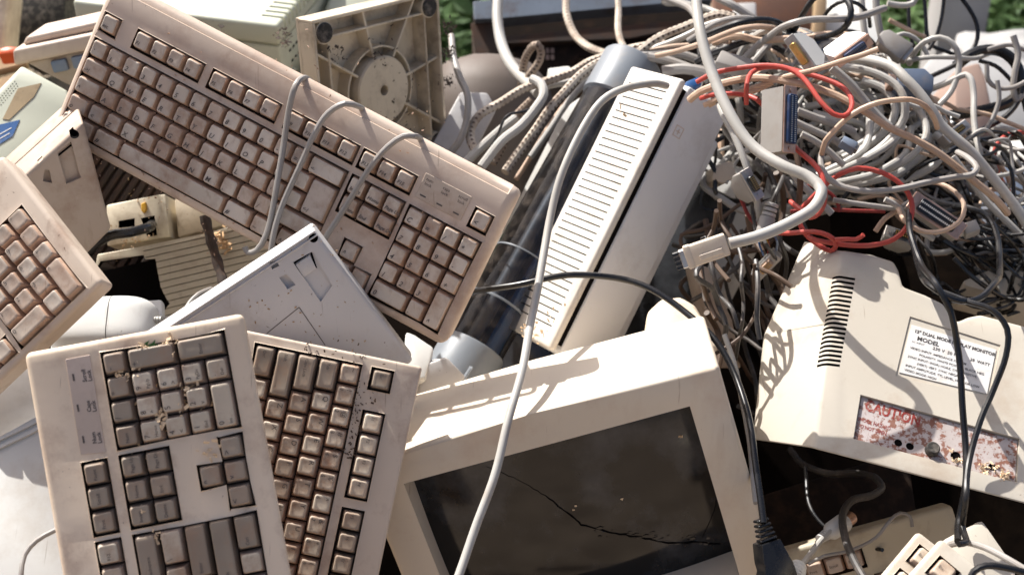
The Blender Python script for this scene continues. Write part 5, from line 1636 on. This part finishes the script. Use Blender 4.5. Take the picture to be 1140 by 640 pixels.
for i, (mt, w_, pts, d, lb) in enumerate([
    ('cable_white', 8, [(958, -20), (960, 5), (962, 30), (966, 50), (972, 66)], 1.60, 'pale cable hanging down beside the navy faced connector'),
    ('cable_grey', 9, [(975, -20), (976, 10), (980, 35), (984, 56), (980, 78)], 1.62, 'grey cable hanging right of the navy faced connector'),
    ('cable_white', 8, [(988, 4), (1002, 6), (1016, 4), (1020, -6)], 1.66, 'pale cable curling at the top edge near the grey post'),
    ('cable_tan', 6, [(990, 22), (1004, 30), (1016, 36), (1030, 42)], 1.66, 'short tan wire left of the grey post'),
    ('cable_white', 6, [(996, 42), (1006, 38), (1018, 42), (1028, 52), (1034, 66)], 1.65, 'pale wire arching left of the white loop'),
    ('cable_tan', 5, [(920, 46), (940, 52), (958, 60), (980, 64)], 1.6, 'tan wire under the navy faced connector'),
    ('cable_grey', 8, [(1128, 40), (1134, 60), (1130, 80), (1128, 100), (1132, 112), (1138, 106)], 1.60, 'grey cable hook at the right edge before the black hose ring'),
    ('cable_grey', 6, [(1100, 56), (1112, 52), (1126, 50), (1150, 60)], 1.63, 'thin grey cable over the black hose ring at the right edge'),
    ('cable_grey', 6, [(1098, 72), (1100, 90), (1110, 98), (1126, 98), (1150, 86)], 1.58, 'thin grey cable crossing the black hose ring'),
    ('cable_grey', 6, [(1110, 90), (1112, 110), (1106, 130), (1096, 146), (1086, 154)], 1.57, 'thin grey cable falling in front of the pinkish box'),
    ('cable_tan', 6, [(1034, 108), (1050, 114), (1066, 122), (1082, 124), (1102, 128), (1120, 136), (1145, 146)], 1.58, 'brownish wire strung below the pinkish box'),
    ('cable_white', 6, [(1010, 116), (1022, 120), (1040, 118), (1052, 124), (1068, 130)], 1.5, 'pale wire under the peeling tan cable'),
    ('cable_white', 9, [(1060, 175), (1072, 190), (1086, 208), (1100, 226), (1120, 246), (1150, 276)], 1.47, 'pale cable under the straight thick cable at the right'),
    ('cable_grey', 7, [(928, 222), (950, 226), (975, 230), (1000, 232), (1014, 224)], 1.40, 'grey wire lying inside the big red loop'),
    ('cable_tan', 7, [(975, 258), (985, 244), (996, 236), (1002, 228), (990, 222)], 1.40, 'bent tan wire inside the big red loop at its right side'),
    ('cable_white', 8, [(985, 222), (996, 228), (1008, 240), (1020, 254), (1040, 266)], 1.39, 'pale wire leaving the big red loop to the lower right'),
    ('cable_white', 9, [(868, 172), (880, 190), (894, 206), (910, 222), (926, 238)], 1.41, 'pale cable slanting behind the bend of the thick grey cable'),
    ('cable_grey', 11, [(888, 124), (908, 131), (930, 138), (952, 148)], 1.46, 'shaded grey cable right of the blue contact connector'),
    ('cable_grey', 10, [(886, 136), (908, 146), (928, 156), (950, 170)], 1.455, 'second shaded grey cable right of the blue contact connector'),
    ('cable_white', 9, [(892, 150), (905, 156), (920, 166), (940, 184)], 1.44, 'pale cable end right below the blue contact connector'),
    ('cable_white', 12, [(926, 76), (946, 94), (962, 112), (976, 128), (990, 142)], 1.42, 'grey straight cable under the tan diagonal cable'),
]):
    cable(lb, mt, w_, pts, d)

# connectors ---------------------------------------------------------------
def connector(name, label, M, L_, Wd, depth, hood, face, slot, pins, shape='d', taper=.0):
    """local x = long side of the mating face, z = out of the face, hood behind it"""
    t = thing(name, label, 'plug', M)
    bm = BM()
    h = [(-L_ / 2, 0), (L_ / 2, 0), (L_ / 2, -depth * .55), (L_ / 2 - taper, -depth), (-L_ / 2 + taper, -depth), (-L_ / 2, -depth * .55)]
    prism(bm, h, -Wd / 2, Wd / 2, .0016, 2, M=Matrix(((1, 0, 0, 0), (0, 0, -1, 0), (0, 1, 0, -.002), (0, 0, 0, 1))))
    obj('hood', bm, hood, t)
    bm = BM(); box(bm, -L_ / 2 - .001, L_ / 2 + .001, -Wd / 2 + .0005, Wd / 2 - .0005, -.002, 0, .0005, 1)
    for s in (-1, 1):
        lathe(bm, [(.0019, 0), (.0019, .0012), (0, .0012)], 10, M=T(s * (L_ / 2 - .0035), 0, 0))
    obj('flange', bm, face, t)
    a = L_ / 2 - .0075; b = Wd / 2 - .0028
    bm = BM(); prism(bm, [(-a, -b * .8), (-a + .002, -b), (a - .002, -b), (a, -b * .8), (a, b * .8), (a - .002, b), (-a + .002, b), (-a, b * .8)], 0, .0042, .0006, 1)
    sl = obj('insert', bm, slot, t)
    bm = BM()
    n = int(2 * a / .0021)
    for r_ in (-1, 1):
        for k in range(n):
            x = -a + .0022 + k * (2 * a - .0044) / max(1, n - 1)
            box(bm, x - .0005, x + .0005, r_ * b * .40 - .0009, r_ * b * .40 + .0009, .004, .0048)
    obj('pins', bm, pins, sl)
    return t


connector('ribbon_connector', 'upright grey connector with a long blue contact slot among red cables', plug_frame(880, 133, 1.345, 88, (.52, .02, .85)), .062, .0165, .030, 'cable_grey', 'copper_steel', 'navy', 'steel')
connector('pin_connector', 'white hooded connector with gold pins, left of the navy faced one', plug_frame(890, 60, 1.44, -57, (-.52, -.20, .83)), .040, .013, .042, 'white_plastic', 'steel', 'gold', 'gold', taper=.010)
connector('socket_connector', 'white hooded connector with a navy pierced face tilted up right', plug_frame(951, 57, 1.375, 36, (.22, -.28, .93)), .039, .013, .036, 'white_plastic', 'copper_steel', 'navy', 'slate_plastic', taper=.006)
connector('edge_connector', 'black connector with two rows of pale pins under the loop of tan wire', plug_frame(1043, 240, 1.365, -35, (-.1, .05, 1)), .056, .019, .02, 'cable_grey', 'copper_steel', 'cable_black', 'label_white')
t = connector('serial_plug', 'small shiny metal plug with bare coloured wires above the lettered shell', plug_frame(853, 297, 1.41, 48, (-.25, -.3, .92)), .031, .0125, .016, 'steel', 'steel', 'cable_tan', 'gold')
for i, (mt, a, b) in enumerate((('label_blue', (846, 256), (850, 284)), ('cable_darkred', (850, 256), (855, 282)), ('yellow_tape', (854, 257), (859, 281)), ('dusty_blue', (858, 256), (864, 280)))):
    bm = BM(); tube(bm, [t.matrix_world.inverted() @ v for v in spline([W(*a, 1.41), W((a[0] + b[0]) / 2 + (-3, 3, -2, 4)[i], (a[1] + b[1]) / 2, 1.40), W(*b, 1.42)])], .0011, 6)
    obj('bare_wire', bm, mt, t)
M = axis_M(W(852, 252, 1.40), W(861, 222, 1.40))
t = thing('cable_boot', 'pale grey ribbed cable boot beside the bend of the thick grey cable', 'plug', M)
bm = BM(); lathe(bm, [(.0075, -.010), (.0080, .008), (.0068, .010)], 18); obj('shell', bm, 'cable_grey', t)
for k in range(3):
    bm = BM(); lathe(bm, [(.0068, .0105 + k * .0048), (.0072, .0115 + k * .0048), (.0068, .0138 + k * .0048), (.0052, .0142 + k * .0048)], 18); obj('ring', bm, 'cable_white', t)
t = thing('navy_plug', 'chunky navy blue plug lying right of the straight thick pale cable', 'plug', plug_frame(1022, 88, 1.52, -4, (.05, .35, .93)))
bm = BM(); prism(bm, [(-.024, -.010), (.016, -.014), (.018, .004), (.008, .014), (-.016, .012)], -.03, 0, .002, 2); obj('shell', bm, 'slate_plastic', t)
bm = BM(); box(bm, -.030, -.022, -.007, .006, -.02, -.004, .001, 1); obj('metal_end', bm, 'copper_steel', t)
t = thing('cube_plug', 'small pale cube plug at the right of the black edge connector', 'plug', plug_frame(1081, 252, 1.38, 20, (-.2, .4, .9)))
bm = BM(); box(bm, -.0075, .0075, -.006, .006, -.014, 0, .0015, 2); obj('shell', bm, 'cable_grey', t)
bm = BM(); box(bm, -.0115, -.0075, -.003, .003, -.010, -.003, .0006, 1); obj('latch', bm, 'cable_white', t)
t = thing('grey_plug', 'grey cable hood standing at the top left of the navy plug', 'plug', plug_frame(996, 48, 1.58, -38, (-.1, .2, .97)))
bm = BM(); prism(bm, [(-.014, -.010), (.016, -.012), (.018, .012), (-.014, .010), (-.019, .004), (-.019, -.004)], -.02, 0, .002, 2); obj('shell', bm, 'cable_grey', t)
bm = BM(); box(bm, .0165, .021, -.009, .009, -.016, -.004, .0006, 1); obj('metal_end', bm, 'steel', t)
t = thing('grey_plug', 'grey flat plug lying under the black sagging cable at the top', 'plug', plug_frame(818, 67, 1.53, -15, (.1, .5, .86)))
bm = BM(); prism(bm, [(-.020, -.009), (.018, -.010), (.020, .008), (-.016, .010)], -.014, 0, .002, 2); obj('shell', bm, 'cable_grey', t)
bm = BM(); box(bm, .018, .024, -.006, .005, -.011, -.003, .0006, 1); obj('metal_end', bm, 'steel', t)
for px, py, d, a, n_, lb in ((1066, 146, 1.50, 35, (.1, .3, .95), 'grey screw hood plug below the pinkish box'), (838, 205, 1.39, -60, (.3, .1, .95), 'grey hood plug hanging right of the slatted unit'), (1003, 262, 1.42, -20, (0, .3, .95), 'grey hood plug low inside the big red loop')):
    connector('screw_plug', lb, plug_frame(px, py, d, a, n_), .031, .0125, .030, 'cable_grey', 'steel', 'cable_black', 'gold', taper=.008)
for px, py, d, a, mt, lb in ((905, 46, 1.55, -10, 'slate_plastic', 'blue grey plug body behind the gold pinned connector'), (772, 92, 1.50, 20, 'label_blue', 'tiny blue plug at the top corner of the slatted unit'), (946, 158, 1.43, -30, 'dusty_blue', 'light blue tag among the nested coil cables')):
    t = thing('small_plug', lb, 'plug', plug_frame(px, py, d, a, (.1, .4, .9)))
    s = .55 if px != 905 else 1.2
    bm = BM(); prism(bm, [(-.014 * s, -.007 * s), (.014 * s, -.009 * s), (.015 * s, .009 * s), (-.014 * s, .007 * s)], -.012, 0, .0012, 2); obj('shell', bm, mt, t)
    bm = BM(); box(bm, .015 * s, .020 * s, -.006 * s, .006 * s, -.010, -.002, .0005, 1); obj('metal_end', bm, 'steel', t)

# the anonymous tangle behind the named cables ------------------------------
random.seed(5)
tangle = {'cable_white': 'pale grey cable lost in the thick of the tangle at the upper right', 'cable_grey': 'mid grey cable lost in the thick of the tangle at the upper right',
          'cable_black': 'black cable lost in the thick of the tangle at the upper right', 'cable_dark_grey': 'charcoal cable in the shaded hollow right of the slatted unit',
          'cable_tan': 'tan cable lost in the thick of the tangle at the upper right', 'cable_brown': 'brown cable in the shaded hollow right of the slatted unit'}


def wander(px, py, d, ang, curl, n, stepn, mt, w_, lim, dlim):
    pts = []
    for i in range(n):
        pts.append((px, py, d))
        ang += curl + random.uniform(-.35, .35); curl += random.uniform(-.12, .12); curl = max(-.55, min(.55, curl))
        nx = px + stepn * math.cos(ang); ny = py + stepn * math.sin(ang)
        x0, y0, x1, y1 = lim(nx)
        if not (x0 < nx < x1 and y0 < ny < y1):
            cxm, cym = (x0 + x1) / 2, (y0 + y1) / 2
            want = math.atan2(cym - py, cxm - px)
            df = (want - ang + math.pi) % (2 * math.pi) - math.pi
            ang += df * .6
            nx = px + stepn * math.cos(ang); ny = py + stepn * math.sin(ang)
        px, py = nx, ny
        d = max(dlim[0], min(dlim[1], d + random.uniform(-.035, .035)))
    cable(tangle[mt], mt, w_, pts, d, group=tangle[mt].split(' lost')[0].split(' in the')[0] + 's of the tangle', sides=8)


for k in range(135):                        # upper mass, under the named ones
    mt = random.choices(['cable_white', 'cable_grey', 'cable_black', 'cable_tan'], [.30, .33, .26, .11])[0]
    px = random.uniform(790, 1100); py = random.uniform(45 + max(0, px - 960) * .9, 235)
    wander(px, py, random.uniform(1.55, 1.72), random.uniform(-.6, 1.4) + (math.pi if random.random() < .5 else 0), random.uniform(-.3, .3), random.randint(6, 11), 26, mt,
           random.choice([4, 5, 5, 6, 7, 8, 9]), lambda x: (775, 35 + max(0, x - 960) * .95, 1150, 235), (1.55, 1.76))
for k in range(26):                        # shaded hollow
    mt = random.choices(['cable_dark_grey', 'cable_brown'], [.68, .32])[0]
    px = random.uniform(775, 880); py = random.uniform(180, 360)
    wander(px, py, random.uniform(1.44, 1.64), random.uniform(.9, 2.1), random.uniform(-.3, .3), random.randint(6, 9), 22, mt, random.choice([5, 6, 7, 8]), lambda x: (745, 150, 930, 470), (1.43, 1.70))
for k in range(9):                        # strands added to cast dappled shade on the lettered shell's left flank
    mt = random.choices(['cable_dark_grey', 'cable_brown'], [.7, .3])[0]
    px = random.uniform(778, 850); py = random.uniform(195, 300)
    wander(px, py, random.uniform(1.33, 1.40), random.uniform(.9, 2.1), random.uniform(-.3, .3), random.randint(5, 7), 22, mt, random.choice([5, 6, 7]), lambda x: (775, 150, 905, 420), (1.33, 1.42))
for k in range(40):                        # right hand side, thinner and darker
    mt = random.choices(['cable_white', 'cable_grey', 'cable_black', 'cable_tan'], [.26, .28, .36, .10])[0]
    px = random.uniform(1010, 1140); py = random.uniform(150, 260)
    wander(px, py, random.uniform(1.50, 1.66), random.uniform(-.2, 1.3) + (math.pi if random.random() < .4 else 0), random.uniform(-.25, .25), random.randint(6, 10), 22, mt, random.choice([4, 5, 6, 7]), lambda x: (985, 140, 1170, 285), (1.50, 1.68))
for k in range(26):                        # black strands above the lettered shell
    px = random.uniform(1020, 1120); py = random.uniform(245, 300)
    wander(px, py, random.uniform(1.46, 1.55), random.uniform(.2, .9), random.uniform(-.2, .2), random.randint(5, 8), 24, 'cable_black', random.choice([4, 5, 6]), lambda x: (960, 225, 1160, 345), (1.45, 1.6))

# ------------------------------------------------------------------ shavings and crumbs
random.seed(11)


def crumbs(label, spots, ps, zlo, mt='wood_chip', name='wood_shavings', smin=.0007, smax=.0024):
    bm = BM()
    for px, py, n, sp in spots:
        for k in range(n):
            x, y = ps.l(px + random.gauss(0, sp), py + random.gauss(0, sp), zlo)
            s = random.uniform(smin, smax); e = random.uniform(.25, .6) * s
            M = T(x, y, zlo + random.uniform(0, .0025)) @ RZ(random.uniform(0, 360)) @ RX(random.uniform(-45, 45)) @ RY(random.uniform(-45, 45))
            box(bm, -s, s, -e, e, -.0002, .0003, 0, M=M)
    o = obj(name, bm, mt, None, ps.M, smooth=False)
    # vertices are already local to ps
    o['kind'] = 'stuff'; tag(o, label, 'debris')
    return o


crumbs('pale wood shavings caught among the keys of the frontmost keyboard', [(135, 418, 22, 3), (176, 472, 14, 4), (181, 463, 14, 4), (193, 383, 12, 6), (160, 388, 12, 5), (175, 596, 8, 2.5), (232, 503, 14, 7), (215, 432, 8, 6), (158, 566, 6, 3), (150, 410, 8, 6), (205, 452, 6, 5)], PB, .0015, 'wood_chip_pale')
crumbs('brown wood crumbs between the numeric keys of the frontmost keyboard', [(160, 440, 22, 9), (205, 440, 26, 10), (180, 480, 18, 9), (150, 498, 12, 6), (232, 456, 10, 6)], PB, -.003, 'wood_chip')
crumbs('brown dirt crumbs along the key rows of the long keyboard', [(120, 165, 30, 16), (180, 210, 30, 20), (250, 255, 30, 18), (200, 110, 26, 30), (300, 170, 26, 30), (420, 250, 26, 25), (480, 300, 24, 20), (340, 70, 10, 20), (460, 150, 14, 20)], PA, -.0005, 'key_side', 'dirt_crumbs', .0004, .0013)
crumbs('small dry crumbs fallen on the grey upturned keyboard', [(330, 330, 14, 25), (300, 360, 14, 20), (380, 340, 12, 18), (355, 275, 8, 10)], P13, .0001, 'tan_cardboard', 'dirt_crumbs', .0003, .0011)
crumbs('rusty brown crumbs scattered over the speckled keyboard', [(392, 470, 60, 12), (398, 440, 40, 8), (345, 390, 16, 8), (388, 500, 30, 8), (318, 545, 30, 6), (400, 400, 30, 18)], PC, .0002, 'cable_brown', 'brown_crumbs', .0004, .0014)
crumbs('sawdust crumbs along the lower edge of the caution plate', [(1118, 531, 60, 4), (1095, 523, 30, 4), (1065, 511, 12, 4), (1110, 522, 10, 4)], P20, -.003, 'wood_chip_pale', 'sawdust', .0006, .0022)
crumbs('yellow crumbs lying on the slats of the slatted unit', [(597, 372, 16, 6), (586, 366, 12, 5), (612, 352, 8, 8), (690, 120, 4, 5)], PS, .002, 'wood_chip_pale', 'wood_shavings', .0008, .0028)
crumbs('straw bits stuck at the broken case behind the dirty rod', [(250, 276, 16, 4), (240, 262, 8, 5), (246, 268, 8, 4)], P11, .004, 'wood_chip', 'straw', .001, .0042)
crumbs('sawdust below the square openings of the socket box', [(135, 264, 26, 8), (150, 264, 26, 8), (165, 262, 10, 6), (122, 258, 10, 4), (160, 221, 16, 18), (185, 216, 8, 8)], P11b, .0005, 'tan_cardboard', 'sawdust', .0004, .0015)
crumbs('dirt crumbs on the ribs of the tan swivel base', [(374, 60, 24, 5), (425, 60, 30, 10), (450, 110, 30, 22), (498, 30, 60, 4), (499, 60, 70, 4), (498, 90, 50, 4), (430, 130, 18, 10)], PW, -.002, 'dirty_rod', 'dirt_crumbs', .0006, .0022)
crumbs('shavings on the corner of the pale green printer', [(315, 38, 20, 5), (320, 48, 18, 5), (247, 32, 10, 4)], PP, .0, 'dirty_rod', 'wood_shavings', .0008, .003)
bm = BM()
for k in range(4):
    x, y = PB.l(163 + k * 4, 383 + (k % 2) * 2)
    a0 = random.random() * 6; s = .004
    vs = [bm.verts.new((x + s * math.cos(a0) * q + s * .3 * math.sin(a0) * w_, y + s * math.sin(a0) * q - s * .3 * math.cos(a0) * w_, .0015 + .001 * abs(w_))) for q, w_ in ((-1, 0), (0, 1), (1.2, 0), (0, -1))]
    bm.faces.new(vs)
o = obj('leaf_scrap', bm, 'leaf_green', None, PB.M); tag(o, 'tiny green leaf scrap on the upper keys of the frontmost keyboard', 'leaf')

# ------------------------------------------------------------------ ground, heap, greenery, light
bm = BM()
nx, ny = 70, 90
xs = [-40 + 80 * i / nx for i in range(nx + 1)]
# denser near the heap
xs = sorted(set([round(-3 + 6 * i / 60, 4) for i in range(61)] + [-60, -30, -15, -8, -5, 5, 8, 15, 30, 60]))
ys = sorted(set([round(-2.4 + 5 * i / 60, 4) for i in range(61)] + [-60, -30, -15, -8, -4, 4, 6, 10, 20, 40, 80, 160]))
random.seed(4)


def heap(x, y):
    if y < -.55:
        z = 0
    elif y < .7:
        z = max(0, .10 + .55 * (y - .08)) * (1 if y > -.3 else max(0, (y + .55) / .25))
    elif y < 1.7:
        z = .44 * (1 - (y - .7) / 1.0)
    else:
        z = 0
    m = 0
    pr = [(-.2, 0), (.05, .30), (.30, .62), (.43, .74), (.55, .765), (.8, .70), (1.3, .0)]
    for (ya, za), (yb, zb) in zip(pr, pr[1:]):
        if ya <= y < yb:
            m = za + (zb - za) * (y - ya) / (yb - ya)
    z = max(z, .05 + m * max(0, min(1, (x + .10) / .2)) * (1 if x < .46 else .84) * max(0, min(1, (1.05 - x) / .2)))
    fx = max(0, min(1, (2.1 - abs(x)) / .8))
    return max(0, z - .05) * fx + (random.uniform(-.012, .012) if abs(x) < 3 and -2.4 < y < 2.6 else 0)


gv = [[bm.verts.new((x, y, heap(x, y))) for x in xs] for y in ys]
for j in range(len(ys) - 1):
    for i in range(len(xs) - 1):
        bm.faces.new((gv[j][i], gv[j][i + 1], gv[j + 1][i + 1], gv[j + 1][i]))
mat('earth', (.33, .26, .195), spec=.1, amt=.5, scale=9, dirt=(.15, .11, .08), var=.3, rough=.95, bump=.6, fine=60)
mat('shade_soil', (.008, .006, .005), amt=.4, scale=14, dirt=(.018, .012, .008), var=.3, spec=0, rough=1.0, bump=.6, fine=60)  # near-black ground colour stands in for deep shade between the heap's pieces
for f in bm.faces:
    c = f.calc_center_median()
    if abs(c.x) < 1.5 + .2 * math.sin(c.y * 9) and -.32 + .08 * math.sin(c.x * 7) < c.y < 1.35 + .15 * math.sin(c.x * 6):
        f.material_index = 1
g = obj('ground', bm, ['earth', 'shade_soil']); g['kind'] = 'structure'


def leaf_cloud(bm, c, r, n, s):
    for k in range(n):
        while True:
            v = Vector((random.uniform(-1, 1), random.uniform(-1, 1), random.uniform(-1, 1)))
            if .25 < v.length < 1:
                break
        p = Vector(c) + Vector((v.x * r[0], v.y * r[1], v.z * r[2]))
        M = T(*p) @ Matrix.Rotation(random.uniform(0, 6.3), 4, Vector((random.gauss(0, 1), random.gauss(0, 1), random.gauss(0, 1))).normalized())
        q = s * random.uniform(.6, 1.3)
        vs = [bm.verts.new(M @ Vector(a)) for a in ((-q, 0, 0), (0, -q * .45, q * .1), (q, 0, 0), (0, q * .45, q * .1))]
        bm.faces.new(vs)


lm = MATS['hedge_leaf']; nt_ = lm.node_tree; pb_ = nt_.nodes['Principled BSDF']
tr_ = nd(nt_, 'ShaderNodeBsdfTranslucent'); tr_.inputs['Color'].default_value = (.20, .31, .14, 1)
ms_ = nd(nt_, 'ShaderNodeMixShader'); ms_.inputs[0].default_value = .45
nt_.links.new(pb_.outputs[0], ms_.inputs[1]); nt_.links.new(tr_.outputs[0], ms_.inputs[2]); nt_.links.new(ms_.outputs[0], nt_.nodes['Material Output'].inputs[0])
random.seed(9)
for i, (px, py, d, rr, lb) in enumerate(((1120, 8, 3.9, (.50, .4, .38), 'blurred green bush beyond the heap at the upper right corner'), (1025, -5, 4.3, (.38, .4, .40), 'green bush behind the grey post'), (1250, 0, 4.4, (.5, .5, .5), 'green bush just outside the right edge'),
                                      (508, -5, 3.6, (.30, .3, .30), 'green bush seen between the swivel base and the steel chassis'), (62, -30, 4.2, (.5, .4, .34), 'green bush beyond the printer at the top left'))):
    pc = W(px, py, d); x, y, z = pc.x, pc.y, max(.18, pc.z)
    t = thing('bush', lb, 'bush', T(x, y, 0))
    bm = BM()
    for k in range(16):
        a = random.uniform(0, 6.3); q = random.uniform(.1, .8)
        leaf_cloud(bm, (rr[0] * q * math.cos(a), rr[1] * q * math.sin(a), z + random.uniform(-.3, .5) * rr[2]), (.22, .22, .20), 130, .035)
    obj('foliage', bm, 'hedge_leaf', t, smooth=False)
    bm = BM()
    for k in range(5):
        a = k * 1.3
        tube(bm, spline([Vector((.05 * math.cos(a), .05 * math.sin(a), 0)), Vector((.15 * math.cos(a), .15 * math.sin(a), z * .6)), Vector((.35 * math.cos(a), .3 * math.sin(a), z * 1.2))], .05), .012, 6, rfun=lambda u: 1.2 - .8 * u)
    obj('stem', bm, 'bark', t)
# grey post and pale sack behind the tangle
pb = W(1062, 40, 2.75)
bm = BM(); prism(bm, [(-.045, -.045), (.045, -.045), (.045, .045), (-.045, .045)], 0, 1.9, .004, 2)
o = obj('post', bm, 'post_grey', None, T(pb.x, pb.y, 0)); tag(o, 'square grey post beyond the heap at the upper right', 'post')
ps_ = W(1128, 50, 2.55)
bm = BM()
bmesh.ops.create_icosphere(bm, subdivisions=4, radius=1)
for v in bm.verts:
    v.co = Vector((v.co.x * .12, v.co.y * .11, v.co.z * .065)) * (1 + .10 * math.sin(v.co.x * 5 + v.co.z * 7) + .06 * math.sin(v.co.y * 13))
o = obj('white_sack', bm, 'post_grey', None, T(ps_.x, ps_.y, ps_.z - .05)); tag(o, 'blurred pale plastic sack beyond the heap at the right edge', 'sack')

# sun and sky
SUN = CAM_M.to_3x3() @ Vector((-.42, .90, -.02)).normalized()
w = bpy.data.worlds.new('World'); SC.world = w; w.use_nodes = True
nt = w.node_tree
sky = nt.nodes.new('ShaderNodeTexSky'); sky.sky_type = 'NISHITA'; sky.sun_disc = False
sky.sun_elevation = math.asin(SUN.z); sky.sun_rotation = math.atan2(SUN.x, SUN.y) % (2 * math.pi)
sky.air_density = .7; sky.dust_density = 5; sky.ozone_density = 0
bg = nt.nodes['Background']; bg.inputs['Strength'].default_value = .10
nt.links.new(sky.outputs[0], bg.inputs[0])
ld = bpy.data.lights.new('sun', 'SUN'); ld.energy = 4.9; ld.angle = R(.5); ld.color = (1, .975, .93)
lo = bpy.data.objects.new('sun', ld); COL.objects.link(lo)
lo.rotation_euler = (-SUN).to_track_quat('-Z', 'Y').to_euler()
SC.view_settings.view_transform = 'Standard'; SC.view_settings.look = 'None'; SC.view_settings.gamma = 1
SC.view_settings.exposure = .74
SC.cycles.max_bounces = 8
SC.cycles.transparent_max_bounces = 12
